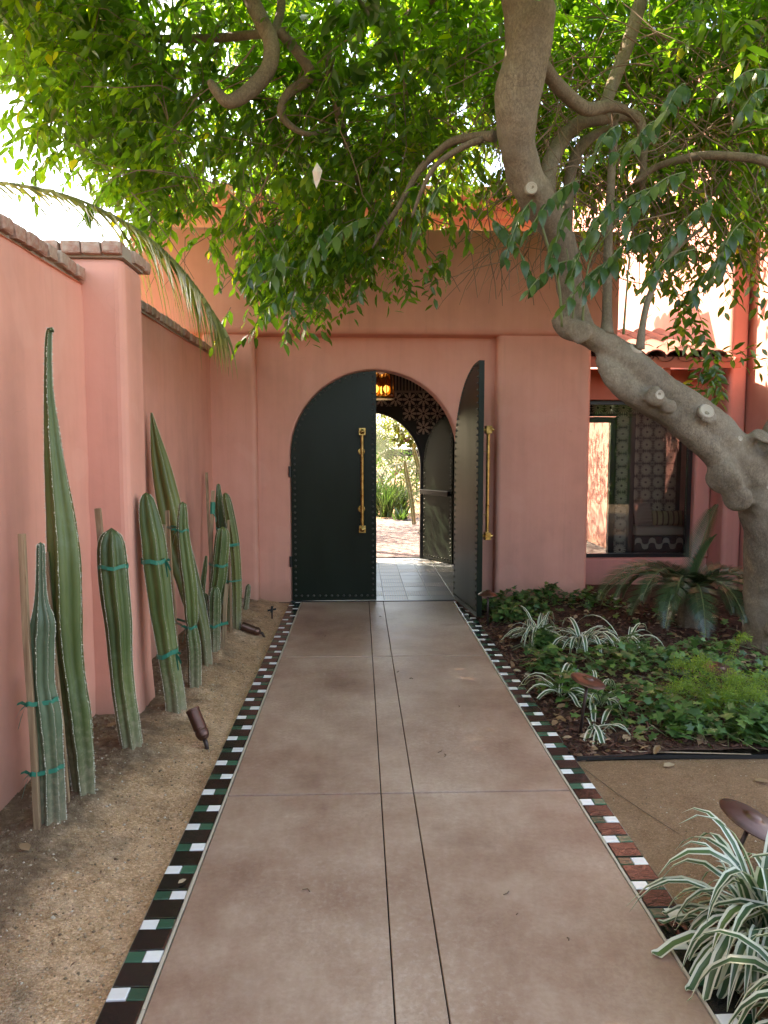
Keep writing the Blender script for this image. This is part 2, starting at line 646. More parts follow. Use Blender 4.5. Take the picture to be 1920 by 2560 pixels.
def mk_bronze():
    t = NT('dark copper bronze')
    f = t.noise(12, 4, .6)
    col = t.ramp(f, [(.3, (.085, .043, .033)), (.7, (.16, .082, .062))])
    return t.fin(col, t.m('ADD', .30, t.m('MULTIPLY', f, .2)), .85, normal=t.bump(t.noise(80, 2), .08, .003))


M['bronze'] = mk_bronze()
M['bronze_dark'] = NT('dark bronze post').fin((.06, .04, .035), .45, .6)
M['black'] = NT('black plastic').fin((.012, .012, .013), .5)
M['blackmetal'] = NT('black window steel').fin((.014, .013, .014), .35, .2)


def mk_rooftile():
    t = NT('clay roof tile')
    oi = t.n('ObjectInfo')
    c = t.ramp(oi.outputs['Random'], [(0, (.20, .075, .055)), (.5, (.25, .10, .08)), (1, (.29, .135, .11))])
    c = t.mix(t.m('MULTIPLY', t.noise(16, 4, .65), .35), c, (.25, .11, .08))
    return t.fin(c, .85, normal=t.bump(t.noise(50, 4), .25, .006), spec=.25)


M['rooftile'] = mk_rooftile()


def mk_glass():
    t = NT('window glass')
    tr = t.n('BsdfTransparent')
    tr.inputs[0].default_value = (.82, .84, .83, 1)
    gl = t.n('BsdfGlossy')
    gl.inputs['Roughness'].default_value = .015
    gl.inputs[0].default_value = (1, 1, 1, 1)
    fr = t.n('Fresnel')
    fr.inputs[0].default_value = 1.45
    mx = t.n('MixShader')
    t.t.links.new(fr.outputs[0], mx.inputs[0])
    t.t.links.new(tr.outputs[0], mx.inputs[1])
    t.t.links.new(gl.outputs[0], mx.inputs[2])
    t.t.links.new(mx.outputs[0], t.out.inputs[0])
    return t.mat


M['glass'] = mk_glass()


def mk_star(name, cream, dark, n=16, small=False):
    """Encaustic star tile: the print of one tile in the tile's own X/Z plane (half size .5 after scaling)."""
    t = NT(name)
    sx = t.n('SeparateXYZ')
    t.set(sx.inputs[0], t.coord('UV'))
    x = t.m('SUBTRACT', sx.outputs[0], .5)
    y = t.m('SUBTRACT', sx.outputs[1], .5)
    r = t.m('SQRT', t.m('ADD', t.m('MULTIPLY', x, x), t.m('MULTIPLY', y, y)))
    a = t.m('ARCTAN2', y, x)
    pet = t.m('COSINE', t.m('MULTIPLY', a, float(n)))
    # petals widen outwards then end in points
    th = t.m('SUBTRACT', t.m('MULTIPLY', t.m('ABSOLUTE', t.m('SUBTRACT', r, .27)), 5.2), .75)
    on = t.m('GREATER_THAN', pet, th)
    inr = t.m('MULTIPLY', t.m('GREATER_THAN', r, .10), t.m('LESS_THAN', r, .485))
    star = t.m('MULTIPLY', on, inr)
    ring = t.m('MULTIPLY', t.m('GREATER_THAN', r, .10), t.m('LESS_THAN', r, .17))
    star = t.m('MAXIMUM', star, ring)
    # corner figure
    cx = t.m('SUBTRACT', .5, t.m('ABSOLUTE', x))
    cyv = t.m('SUBTRACT', .5, t.m('ABSOLUTE', y))
    cr_ = t.m('SQRT', t.m('ADD', t.m('MULTIPLY', cx, cx), t.m('MULTIPLY', cyv, cyv)))
    ca = t.m('COSINE', t.m('MULTIPLY', t.m('ARCTAN2', cyv, cx), 8.0))
    cf = t.m('MULTIPLY', t.m('GREATER_THAN', ca, .1), t.m('MULTIPLY', t.m('LESS_THAN', cr_, .2), t.m('GREATER_THAN', cr_, .05)))
    star = t.m('MAXIMUM', star, cf)
    col = t.mix(star, dark, cream)
    return t.fin(col, .45, spec=.35)


M['star'] = mk_star('star pattern tile', (.62, .53, .42), (.06, .035, .03))
M['star8'] = mk_star('eight point star tile', (.66, .60, .52), (.035, .028, .028), 8)
M['hall_dark'] = NT('dark stripe').fin((.03, .028, .028), .5)
M['hall_pale'] = NT('pale stripe').fin((.36, .31, .26), .5)


def mk_wave():
    t = NT('wave pattern tile')
    sx = t.n('SeparateXYZ')
    t.set(sx.inputs[0], t.coord('UV'))
    s = t.m('SINE', t.m('MULTIPLY', sx.outputs[0], 2 * math.pi))
    sq = t.m('DIVIDE', s, t.m('ADD', .35, t.m('ABSOLUTE', s)))
    d = t.m('ABSOLUTE', t.m('SUBTRACT', sx.outputs[1], t.m('ADD', .5, t.m('MULTIPLY', sq, .3))))
    return t.fin(t.mix(t.m('LESS_THAN', d, .17), (.03, .025, .028), (.42, .38, .32)), .45)


M['wave'] = mk_wave()


def mk_pillow(name, zig):
    t = NT(name)
    sx = t.n('SeparateXYZ')
    t.set(sx.inputs[0], t.coord('UV'))
    if zig:
        v = t.m('ADD', t.m('MULTIPLY', sx.outputs[1], 7.0), t.m('MULTIPLY', t.m('PINGPONG', t.m('MULTIPLY', sx.outputs[0], 5.0), .5), 3.2))
        k = t.m('GREATER_THAN', t.m('FRACT', v), .5)
        col = t.mix(k, (.10, .045, .04), (.50, .42, .34))
    else:
        k = t.m('GREATER_THAN', t.m('FRACT', t.m('MULTIPLY', sx.outputs[0], 6.0)), .72)
        col = t.mix(k, (.40, .30, .17), (.16, .09, .06))
    return t.fin(col, .9, spec=.1)


M['pillow_zig'] = mk_pillow('zigzag fabric', True)
M['pillow_str'] = mk_pillow('striped fabric', False)
M['bench'] = NT('bench cushion').fin((.40, .31, .25), .85)


def mk_hallfloor():
    t = NT('blue grey floor tile')
    oi = t.n('ObjectInfo')
    c = t.ramp(oi.outputs['Random'], [(0, (.16, .18, .19)), (1, (.24, .26, .27))])
    c = t.mix(t.m('MULTIPLY', t.noise(14, 4), .3), c, (.12, .13, .13))
    return t.fin(c, .36, normal=t.bump(t.noise(7, 2), .08, .004), spec=.5)


M['hallfloor'] = mk_hallfloor()
M['plaster_dark'] = stucco('dark hall plaster', (.30, .15, .12), .06, .1)  # darker brown pink plaster of the inner walls
M['paving'] = mk_dirt('courtyard stone', (.105, .085, .082), (.15, .122, .116), (.20, .168, .160), .25)
M['canvas'] = NT('white canvas').fin((.80, .79, .76), .85)
M['canvas_black'] = NT('black canvas edge').fin((.02, .02, .022), .85)


def mk_amber():
    t = NT('amber glass')
    return t.fin((.55, .24, .05), .08, spec=.6, Transmission_Weight=.85, Emission_Color=(1.0, .42, .08, 1), Emission_Strength=.0)


M['amber'] = mk_amber()
M['bulb'] = NT('lit bulb').fin((1, .8, .5), .5, Emission_Color=(1.0, .62, .25, 1), Emission_Strength=.8)

# ================================================================== GROUND, PATH, BORDERS
def grid_sheet(name, x0, x1, y0, y1, nx, ny, zf, mat, smooth=True):
    xs, ys = np.linspace(x0, x1, nx), np.linspace(y0, y1, ny)
    V = np.array([(x, y, zf(x, y)) for y in ys for x in xs])
    i = np.arange((nx - 1) * (ny - 1))
    a = (i // (nx - 1)) * nx + i % (nx - 1)
    F = np.stack([a, a + 1, a + nx + 1, a + nx], 1)
    return structure(link(name, fast_mesh(name, V, F, mat, smooth=smooth)))


CACTUS_FEET = [(-1.236, 2.789), (-1.194, 3.026), (-1.151, 3.529), (-1.072, 4.075), (-1.089, 4.933), (-1.057, 4.472), (-1.145, 5.395), (-1.102, 5.29), (-1.043, 5.95), (-1.155, 6.06), (-1.089, 6.638)]


def soil_z(x, y):
    """Height of the cactus bed: flush with the tiles, rising to the wall."""
    t = max(0.0, min(1.0, (-.74 - x) / .55))
    z = -.012 + .075 * t * t * (3 - 2 * t)
    for cx, cy_ in CACTUS_FEET:                      # soil heaped round the stems
        d2 = (x - cx) ** 2 + (y - cy_) ** 2
        if d2 < .06:
            z += .034 * math.exp(-d2 / .0085) * (1 + .5 * nz(x, y, 6, 16))
    z += .012 * nz(x, y, 1, 2.2) * (0.3 + t) + .008 * nz(x, y, 2, 7) + .004 * nz(x, y, 3, 22)
    return z


def bed_z(x, y):
    t = max(0.0, min(1.0, (x - 1.09) / .5))
    return -.012 + .05 * t + .018 * nz(x, y, 4, 1.7) * t + .006 * nz(x, y, 5, 8)


g = MB()
g.add([(-90, -60, -.09), (90, -60, -.09), (90, 140, -.09), (-90, 140, -.09)], [(0, 1, 2, 3)])
structure(g.build('ground', M['ground']))
grid_sheet('cactus_bed', -1.70, -.722, .4, 7.36, 90, 520, soil_z, M['dirt'])
grid_sheet('planting_bed', 1.088, 5.6, 3.45, 8.4, 120, 130, bed_z, M['mulch'])
grid_sheet('gravel_path', 1.088, 5.6, -.5, 3.45, 60, 60, lambda x, y: -.010 + .003 * nz(x, y, 7, 5), M['gravel'])

path = MB().box(-.745, 1.115, -2.2, 7.30, -.085, -.0205).build('path', M['slot'])
structure(path)
PX = [(-.598, .0905), (.0955, .2395), (.2445, .962)]
PY = [(-1.24, .937), (.945, 3.121), (3.129, 5.305), (5.313, 7.30)]
for y0, y1 in PY:
    for x0, x1 in PX:
        s = MB().box(x0, x1, y0 + .0025, y1 - .0025, -.019, 0.0).build('concrete_slab', M['path'], path, bevel=.0018, seg=1)

tile_rows = [.90 + .153 * k for k in range(42)]


def zellige(name, w, l, mat):
    out = []
    for k in range(4):
        rr = random.Random(k * 13 + len(name))
        b = MB()
        j = lambda s=.0014: rr.uniform(-s, s)
        hw, hl = w / 2, l / 2
        e = .003
        v = [(-hw + j(), -hl + j(), -.012), (hw + j(), -hl + j(), -.012), (hw + j(), hl + j(), -.012), (-hw + j(), hl + j(), -.012)]
        v += [(p[0], p[1], -.002) for p in v[:4]]
        v += [(p[0] * (1 - e / hw), p[1] * (1 - e / hl), j(.0008)) for p in v[:4]]
        f = [(0, 1, 5, 4), (1, 2, 6, 5), (2, 3, 7, 6), (3, 0, 4, 7), (4, 5, 9, 8), (5, 6, 10, 9), (6, 7, 11, 10), (7, 4, 8, 11), (8, 9, 10, 11)]
        b.add(v, f)
        out.append(b.mesh(name, mat))
    return out


TB = zellige('black_tile', .107, .0985, M['tile_black'])
TW = zellige('white_tile', .0525, .0475, M['tile_white'])
TG = zellige('green_tile', .0525, .0475, M['tile_green'])
for side, xc in ((-1, -.6695), (1, 1.0335)):
    base = MB().box(xc - .0575, xc + .0575, .8, 7.30, -.019, -.006).build('tile_border', M['mortar'])
    structure(base)
    xi = xc + (.0635 if side < 0 else -.0635)
    st = MB()
    for k in range(30):       # the pale grout strip, slightly uneven
        y0 = .8 + k * 6.5 / 30
        st.box(xi - .0042 + rnd.uniform(-.0012, .0012), xi + .0042 + rnd.uniform(-.0012, .0012), y0, y0 + 6.5 / 30 - .001, -.017, .001 + rnd.uniform(0, .0015))
    st.build('grout_strip', M['trim'], base)
    for i, y in enumerate(tile_rows):
        def put(nm, meshes, x, yy):
            o = link(nm, rnd.choice(meshes), base, (x - base.location.x, yy, rnd.uniform(-.0015, .001)))
            o.rotation_euler = (rnd.uniform(-.012, .012), rnd.uniform(-.012, .012), rnd.uniform(-.008, .008))
        put('black_tile', TB, xc, y + .052)
        a, b = (xc - .0275, xc + .0275) if (i % 2) == (0 if side < 0 else 1) else (xc + .0275, xc - .0275)
        put('white_tile', TW, a, y + .1275)
        put('green_tile', TG, b, y + .1275)


def grains(name, n, fxy, fz, smin, smax, mat, parent=None, seed=1):
    r = np.random.default_rng(seed)
    base = np.array([(1, 0, 0), (-1, 0, 0), (0, 1, 0), (0, -1, 0), (0, 0, .8), (0, 0, -.8)], float)
    fac = np.array([(0, 2, 4), (2, 1, 4), (1, 3, 4), (3, 0, 4), (2, 0, 5), (1, 2, 5), (3, 1, 5), (0, 3, 5)])
    V, F, T = [], [], []
    k = 0
    for _ in range(n):
        x, y = fxy(r)
        s = smin * (smax / smin) ** (r.random() ** 2.2)
        v = base * (1 + r.normal(0, .22, (6, 1))) * s
        a = r.random() * 6.28
        c, d = math.cos(a), math.sin(a)
        v = v @ np.array([(c, d, 0), (-d, c, 0), (0, 0, 1)])
        V.append(v + (x, y, fz(x, y) + s * .15))
        F.append(fac + 6 * k)
        T.append(np.full(8, r.random()))
        k += 1
    o = link(name, fast_mesh(name, np.vstack(V), np.vstack(F), mat, tint=np.concatenate(T)), parent)
    o['kind'] = 'stuff'
    return o


def soil_xy(r):
    y = 1.2 + 6.0 * r.random() ** 1.7
    return -.735 - .78 * r.random(), y


grains('soil_grains', 9000, soil_xy, soil_z, .0016, .0075, M['pebble'], seed=3)
grains('gravel_grains', 3500, lambda r: (1.11 + 1.9 * r.random(), 1.6 + 1.85 * r.random()), lambda x, y: -.010, .0012, .0045, M['pebble'], seed=4)


def clods(n):
    b = MB()
    for _ in range(n):
        k = rnd.random()
        y = rnd.uniform(1.8, 6.8)
        x = -1.36 + rnd.gauss(0, .10)
        s = rnd.uniform(.006, .02)
        vv = []
        for p in [(1, 0, .3), (.4, .9, .2), (-.7, .7, .4), (-1, -.3, .2), (-.2, -1, .3), (.7, -.7, .25), (0, 0, .95)]:
            vv.append((x + p[0] * s * rnd.uniform(.7, 1.2), y + p[1] * s * rnd.uniform(.7, 1.2), soil_z(x, y) + p[2] * s * .8 - .003))
        b.add(vv, [(i, (i + 1) % 6, 6) for i in range(6)])
    return b


clods(520).build('soil_clods', M['dirt'], kind='stuff')

# bits of dry plant matter on the cactus soil
r_ = np.random.default_rng(17)
lb_ = MB()
for k in range(300):
    y = 1.9 + 5.0 * r_.random() ** 1.3
    x = -.76 - .68 * r_.random() ** .6
    L, a = r_.uniform(.004, .015), r_.random() * 6.28
    z = soil_z(x, y) + .003
    dx, dy = math.cos(a) * L, math.sin(a) * L
    lb_.add([(x - dx, y - dy, z), (x + dy * .18, y - dx * .18, z + .004), (x + dx, y + dy, z + .001), (x - dy * .18, y + dx * .18, z + .005)], [(0, 1, 2, 3)])
ob_ = lb_.build('soil_litter', M['chip'], kind='stuff', recalc=False)
ob_.data.attributes.new('tint', 'FLOAT', 'FACE').data.foreach_set('value', r_.random(len(ob_.data.polygons)).astype(np.float32))

# bark chips over the planting bed
r_ = np.random.default_rng(5)
V, F, T = [], [], []
cub = np.array([(x, y, z) for z in (-.5, .5) for y in (-.5, .5) for x in (-.5, .5)], float)
cf = np.array([(0, 2, 3, 1), (4, 5, 7, 6), (0, 1, 5, 4), (2, 6, 7, 3), (0, 4, 6, 2), (1, 3, 7, 5)])
for k in range(5200):
    x = 1.1 + 3.3 * r_.random() ** 1.5
    y = 3.47 + 3.7 * r_.random() ** 1.2
    L = r_.uniform(.015, .055)
    v = cub * (L, L * r_.uniform(.2, .45), .004)
    ax, az = r_.normal(0, .35), r_.random() * 6.28
    Rm = np.array(Matrix.Rotation(az, 3, 'Z') @ Matrix.Rotation(ax, 3, 'Y'))
    V.append(v @ Rm.T + (x, y, bed_z(x, y) + .006 + .004 * r_.random()))
    F.append(cf + 8 * k)
    T.append(np.full(6, r_.random()))
o = link('bark_chips', fast_mesh('bark_chips', np.vstack(V), np.vstack(F), M['chip'], tint=np.concatenate(T)))
o['kind'] = 'stuff'


# ================================================================== ENTRANCE BUILDING
bld = thing('entrance_building', 'pink stucco entrance building with arched black double door', 'building', (.16, 7.35, 0))


def arch_pts(cx, half, spring, n=28):
    return [(cx - half * math.cos(math.pi * k / n), spring + half * math.sin(math.pi * k / n)) for k in range(n + 1)]


def arch_wall(x0, x1, z0, z1, cx, half, spring, y0, y1, n=28):
    """A wall with an arched doorway through it, as quads around the arch."""
    A = [(cx - half, z0)] + arch_pts(cx, half, spring, n) + [(cx + half, z0)]
    O = []
    for x, z in A:                      # matching points on the outer rectangle
        dx, dz = x - cx, z - spring
        if z <= spring + 1e-6:
            O.append((x0 if dx < 0 else x1, z))
        else:
            sx = ((x1 if dx > 0 else x0) - cx) / dx if abs(dx) > 1e-6 else 1e9
            sz = (z1 - spring) / dz
            k = min(sx, sz)
            O.append((cx + dx * k, spring + dz * k))
    # true corners
    v, f = [], []
    N = len(A)
    for (x, z), (X, Z) in zip(A, O):
        v += [(x, y0, z), (X, y0, Z), (x, y1, z), (X, y1, Z)]
    for i in range(N - 1):
        a, b = 4 * i, 4 * i + 4
        f += [(a, b, b + 1, a + 1), (a + 2, a + 3, b + 3, b + 2), (a, a + 2, b + 2, b), (a + 1, b + 1, b + 3, a + 3)]
    # corner fill triangles
    for cxn in ((x0, z1), (x1, z1)):
        best = None
        for i in range(N - 1):
            p, q = O[i], O[i + 1]
            if (abs(p[0] - cxn[0]) < 1e-6) != (abs(q[0] - cxn[0]) < 1e-6) and max(p[1], q[1]) > spring:
                best = i
        if best is not None:
            i = best
            k = len(v)
            v += [(cxn[0], y0, cxn[1]), (cxn[0], y1, cxn[1])]
            a, b = 4 * i, 4 * i + 4
            f += [(a + 1, b + 1, k), (a + 3, k + 1, b + 3)]
    b = MB()
    b.add(v, f)
    return b


HINGE_Z = 1.52
ACX, AHALF = .16, .865
arch_wall(-1.06, 1.41, -.05, 2.9, ACX, AHALF, HINGE_Z, 7.335, 7.60).build('arch_wall', M['pink'], bld, smooth=False, bevel=.022, seg=3, angle=50)
# pilasters left and right of the recess, and the heavy upper wall
MB().box(-1.56, -1.035, 7.215, 7.62, -.05, 2.80).build('pilaster', M['pink'], bld, bevel=.045, seg=4)
MB().box(1.39, 2.345, 7.205, 7.66, -.05, 2.80).build('pilaster', M['pink'], bld, bevel=.045, seg=4)


def upper_wall():
    b = MB()
    prof = [(7.34, 2.705)]                      # rounded lower edge, seen from below
    for k in range(7):
        a = math.pi / 2 * k / 6
        prof.append((7.145 + .06 * (1 - math.sin(a)) * 1.0, 2.712 + .075 * (1 - math.cos(a))))
    prof += [(7.095 + .05, 3.2), (7.14, 3.69), (7.15, 3.712), (7.17, 3.72), (7.50, 3.72), (7.50, 3.02), (9.2, 3.02), (9.2, 2.705)]
    n = len(prof)
    v = [(x, p[0], p[1]) for x in (-2.2, 2.58) for p in prof]
    f = [(i, (i + 1) % n, n + (i + 1) % n, n + i) for i in range(n)] + [tuple(range(n)), tuple(range(2 * n - 1, n - 1, -1))]
    b.add(v, f)
    return b


upper_wall().build('upper_wall', M['pink'], bld)
MB().box(-2.19, 2.57, 7.51, 9.19, 3.022, 3.034).build('dark_roof_sheet', M['sheeting'], bld)  # unseen dark sheet added to cut warm bounce onto the upper storey
# left flank behind the garden wall, second storey set back with corbelled eave
MB().box(-2.2, -1.56, 7.4, 9.19, -.05, 2.705).build('side_wall', M['pink'], bld)
MB().box(-2.5, 2.58, 9.2, 10.5, 3.03, 4.72).build('upper_storey', M['pink'], bld)
co = MB()
for k, (d, z0, z1) in enumerate(((.06, 4.46, 4.56), (.13, 4.565, 4.66), (.21, 4.665, 4.80))):
    co.box(-2.5 - d, 2.58 + d * .6, 9.2 - d, 10.5, z0, z1)
co.build('corbelled_eave', M['pink'], bld, bevel=.01)


def barrel(r0, r1, L, th=.014, seg=7):
    b = MB()
    v = []
    for y, r in ((0, r0), (L, r1)):
        for rr in (r, r - th):
            for k in range(seg + 1):
                a = math.pi * k / seg
                v.append((rr * math.cos(a), y, rr * math.sin(a) * .75))
    s = seg + 1
    f = []
    for k in range(seg):
        f += [(k, k + 1, 2 * s + k + 1, 2 * s + k), (s + k, 3 * s + k, 3 * s + k + 1, s + k + 1), (k, s + k, s + k + 1, k + 1), (2 * s + k, 2 * s + k + 1, 3 * s + k + 1, 3 * s + k)]
    f += [(0, 2 * s, 3 * s, s), (seg, s + seg, 3 * s + seg, 2 * s + seg)]
    b.add(v, f)
    return b


BARREL = barrel(.105, .088, .40).mesh('roof_tile', M['rooftile'])
for p in BARREL.polygons:
    p.use_smooth = False
for k in range(6):              # barrel tiles ending along the right eave of the upper storey (they cast the wavy shade)
    o = link('roof_tile', BARREL, bld, (2.80 - bld.location.x, 9.32 + k * .21 - bld.location.y, 4.81))
    o.rotation_euler = (0.0, R(14), R(90))

# ---- hall behind the door
MB().box(-1.9, 1.98, 7.60, 10.30, -.06, -.012).build('hall_floor', M['slot'], bld)


def flat_tile(name, w, l, th, mat, gap=.004):
    b = MB()
    w, l = w - gap, l - gap
    e = .002
    b.add([(-w / 2, -l / 2, -th), (w / 2, -l / 2, -th), (w / 2, l / 2, -th), (-w / 2, l / 2, -th),
           (-w / 2, -l / 2, -e), (w / 2, -l / 2, -e), (w / 2, l / 2, -e), (-w / 2, l / 2, -e),
           (-w / 2 + e, -l / 2 + e, 0), (w / 2 - e, -l / 2 + e, 0), (w / 2 - e, l / 2 - e, 0), (-w / 2 + e, l / 2 - e, 0)],
          [(0, 1, 5, 4), (1, 2, 6, 5), (2, 3, 7, 6), (3, 0, 4, 7), (4, 5, 9, 8), (5, 6, 10, 9), (6, 7, 11, 10), (7, 4, 8, 11), (8, 9, 10, 11)])
    return b.mesh(name, mat)


floor_root = MB().box(-1.9, 1.98, 7.32, 10.30, -.012, -.0095).build('tiled_floor', M['slot'])
structure(floor_root)
FT = flat_tile('floor_tile', .25, .25, .009, M['hallfloor'])
ribm = MB()
for j in range(12):
    for i in range(15):
        x, y = -1.62 + .25 * i, 7.47 + .25 * j
        if y > 10.25: continue
        link('floor_tile', FT, floor_root, (x, y, 0))
        if j in (1, 3, 7, 10) or i == 8:
            for q in range(9):
                if False:
                    ribm.box(x - .11, x + .11, y - .105 + q * .026, y - .095 + q * .026, -.001, .0022)
                else:
                    ribm.box(x - .105 + q * .026, x - .095 + q * .026, y - .11, y + .11, -.001, .0022)
ribm.build('raised_ribs', M['hall_pale'], floor_root, kind='stuff')
MB().box(-.72, 1.04, 7.302, 7.345, -.03, .006).build('threshold', M['blackmetal'], bld, bevel=.002)
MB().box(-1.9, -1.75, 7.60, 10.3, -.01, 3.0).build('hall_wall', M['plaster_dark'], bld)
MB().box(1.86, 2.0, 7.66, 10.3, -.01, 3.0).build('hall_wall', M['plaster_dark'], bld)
arch_wall(-1.75, 1.86, -.02, 2.95, .12, .80, 1.36, 10.30, 10.52).build('rear_arch_wall', M['hall_dark'], bld)
MB().box(-1.9, 2.0, 7.60, 9.2, 2.95, 3.0).build('hall_ceiling', M['beam'], bld)
MB().box(-1.9, 2.0, 9.2, 10.52, 2.95, 3.0).build('hall_ceiling', M['beam'], bld)
for k in range(9):
    x = -1.5 + k * .40
    MB().obox((x, 8.95, 2.76), (.05, 0, 0), (0.0, 1.32, .0), (0, 0, .075)).build('ceiling_beam', M['beam'], bld, bevel=.01)


def uv_tile(name, w, h, th, mat, gap=.003):
    """A tile standing in the X/Z plane facing -Y with its print mapped over the face."""
    b = MB()
    w2, h2, e = (w - gap) / 2, (h - gap) / 2, .002
    b.add([(-w2, 0, -h2), (w2, 0, -h2), (w2, 0, h2), (-w2, 0, h2), (-w2, -th + e, -h2), (w2, -th + e, -h2), (w2, -th + e, h2), (-w2, -th + e, h2),
           (-w2 + e, -th, -h2 + e), (w2 - e, -th, -h2 + e), (w2 - e, -th, h2 - e), (-w2 + e, -th, h2 - e)],
          [(0, 1, 5, 4), (1, 2, 6, 5), (2, 3, 7, 6), (3, 0, 4, 7), (4, 5, 9, 8), (5, 6, 10, 9), (6, 7, 11, 10), (7, 4, 8, 11), (8, 9, 10, 11)])
    me = b.mesh(name, mat)
    uv = me.uv_layers.new(name='UVMap')
    for lp in me.loops:
        c = me.vertices[lp.vertex_index].co
        uv.data[lp.index].uv = (c.x / w + .5, c.z / h + .5)
    return me


ST8 = uv_tile('star_tile', .2, .2, .008, M['star8'])
rear = [o for o in bld.children if o.name.startswith('rear_arch_wall')][0]
for i in range(-8, 9):
    for j in range(12):
        x, z = .12 + i * .2, 1.1 + j * .2
        if z > 2.45 or abs(x) > 1.8: continue
        if math.hypot(x - .12, max(0, z - 1.36)) < .905 or (z < 1.36 and abs(x - .12) < .905): continue
        link('star_tile', ST8, rear, (x, 10.298, z))
sl = MB()
for i in range(76):
    x = -1.7 + i * .047
    sl.box(x, x + .022, 10.288, 10.298, 2.43, 2.66)
    sl.box(x, x + .022, 10.288, 10.298, 2.70, 2.94)
sl.build('striped_band', M['hall_pale'], rear, kind='stuff')
MB().box(-1.72, 1.84, 10.27, 10.298, 2.395, 2.425).build('band_trim', M['hall_pale'], rear)
fr = MB()
A = arch_pts(.12, .80, 1.36, 24)
A = [(-.68, 0.0)] + A + [(.92, 0.0)]
for i in range(len(A) - 1):
    p, q = A[i], A[i + 1]
    def inn(a): return (.12 + (a[0] - .12) * .945, a[1] if a[1] < 1.36 else 1.36 + (a[1] - 1.36) * .945)
    a, b = inn(p), inn(q)
    v = [(p[0], 10.28, p[1]), (q[0], 10.28, q[1]), (b[0], 10.28, b[1]), (a[0], 10.28, a[1])]
    v += [(x, 10.35, z) for x, y, z in v]
    fr.add(v, [(0, 1, 2, 3), (4, 7, 6, 5), (0, 4, 5, 1), (2, 6, 7, 3)])
fr.build('rear_door_frame', M['blackmetal'], bld)


# ---- door leaves
def frame_pos(P, U, N):
    P, U, N = Vector(P), Vector(U).normalized(), Vector(N).normalized()
    return lambda u, v, z: P + U * u - N * v + Vector((0, 0, z))


def door_leaf(P, U, N, W, spring, half, name='door', zb=.012, th=.05, handle=True, studs_both=True, label=None, bar=False):
    """u runs from the hinge; the arc is centred at u = half so the free edge is at the arch's crown."""
    pos = frame_pos(P, U, N)
    prof = [(0, zb)]
    n = 22
    for k in range(n + 1):
        u = W * (1 - math.cos(math.pi / 2 * k / n))
        z = spring + math.sqrt(max(0, half * half - (half - u) ** 2)) - .012
        prof.append((u, z))
    prof.append((W, zb))
    m = len(prof)
    b = MB()
    b.add([pos(u, v, z) for v in (0, th) for u, z in prof],
          [tuple(range(m)), tuple(range(2 * m - 1, m - 1, -1))] + [(i, m + i, m + (i + 1) % m, (i + 1) % m) for i in range(m)])
    d = b.build(name, M['door'], bld, bevel=.003, seg=2, angle=50)
    if label: d['label'] = label
    # rows of dome studs along every edge
    run = []
    ins = .036
    z = zb + .05
    while z < spring: run.append((ins, z)); z += .062
    L = math.pi / 2 * (half - ins)
    for k in range(1, int(L / .062)):
        a = k * .062 / (half - ins)
        u = half - (half - ins) * math.cos(a)
        if u < W - ins - .02: run.append((u, spring + (half - ins) * math.sin(a)))
    zt = spring + math.sqrt(max(0, (half - ins) ** 2 - (half - (W - ins)) ** 2))
    z = zb + .05
    while z < zt: run.append((W - ins, z)); z += .058
    u = ins + .062
    while u < W - ins - .03: run.append((u, zb + .05)); u += .062
    sm = MB()
    Nn = Vector(N).normalized()
    for u, z in run:
        sm.lathe([(.0125, 0), (.0115, .005), (.007, .0095), (.002, .011)], pos(u, 0, z), 8, axis=Nn)
        if studs_both:
            sm.lathe([(.0125, 0), (.0115, .005), (.007, .0095), (.002, .011)], pos(u, th, z), 8, axis=-Nn)
    sm.build('studs', M['stud'], d, smooth=True, kind='stuff')
    if handle:
        hu, z0, z1, off = W - .145, .765, 1.755, .085
        hb = MB()
        hb.tube([pos(hu, -off, z0), pos(hu, -off, (z0 + z1) / 2), pos(hu, -off, z1)], .0165, 14)
        for z in (z0, z1):
            hb.obox(pos(hu, -off, z), Vector(U).normalized() * .034, Nn * .026, (0, 0, .036))
            hb.lathe([(.027, 0), (.027, .008), (.02, .011), (.02, .02), (.012, .024), (.012, .03), (.002, .033)], pos(hu, -off - .026, z), 16, axis=Nn)
            hb.tube([pos(hu, 0, z), pos(hu, -off, z)], .014, 10)
            hb.lathe([(.036, 0), (.036, .012), (.025, .018)], pos(hu, 0, z), 16, axis=Nn)
        for z in (z0 + .20, z1 - .20):
            hb.lathe([(.037, 0), (.037, .004), (.030, .007)], pos(hu - .008, 0, z), 16, axis=Nn)
            hb.tube([pos(hu, 0, z), pos(hu, -off, z)], .004, 6)
        hb.build('pull_handle', M['brass'], d, bevel=.003, seg=2)
    hg = MB()
    for z in (.42, 1.35):
        hg.tube([pos(-.014, .006, z - .055), pos(-.014, .006, z + .055)], .014, 8)
    hg.build('hinge', M['blackmetal'], d)
    if bar:
        MB().obox(pos(W / 2, -.055, .98), Vector(U).normalized() * (W / 2 - .02), Nn * .018, (0, 0, .035)).obox(pos(.06, -.03, .98), Vector(U).normalized() * .02, Nn * .03, (0, 0, .03)).obox(
            pos(W - .06, -.03, .98), Vector(U).normalized() * .02, Nn * .03, (0, 0, .03)).build('push_bar', M['blackmetal'], d, bevel=.006)
    return d


door_leaf((-.700, 7.318, 0), (1, 0, 0), (0, -1, 0), .872, HINGE_Z, .862, label='closed left leaf of the arched black studded door')
door_leaf((1.022, 7.30, 0), (.12, -.993, 0), (.993, .12, 0), .862, HINGE_Z, .862, zb=.03, label='right leaf of the arched black door standing open towards the path')
door_leaf((.915, 10.27, 0), (.50, -.866, 0), (-.866, -.50, 0), .70, 1.36, .74, handle=False, studs_both=False, bar=True, label='rear door leaf opened into the hall')

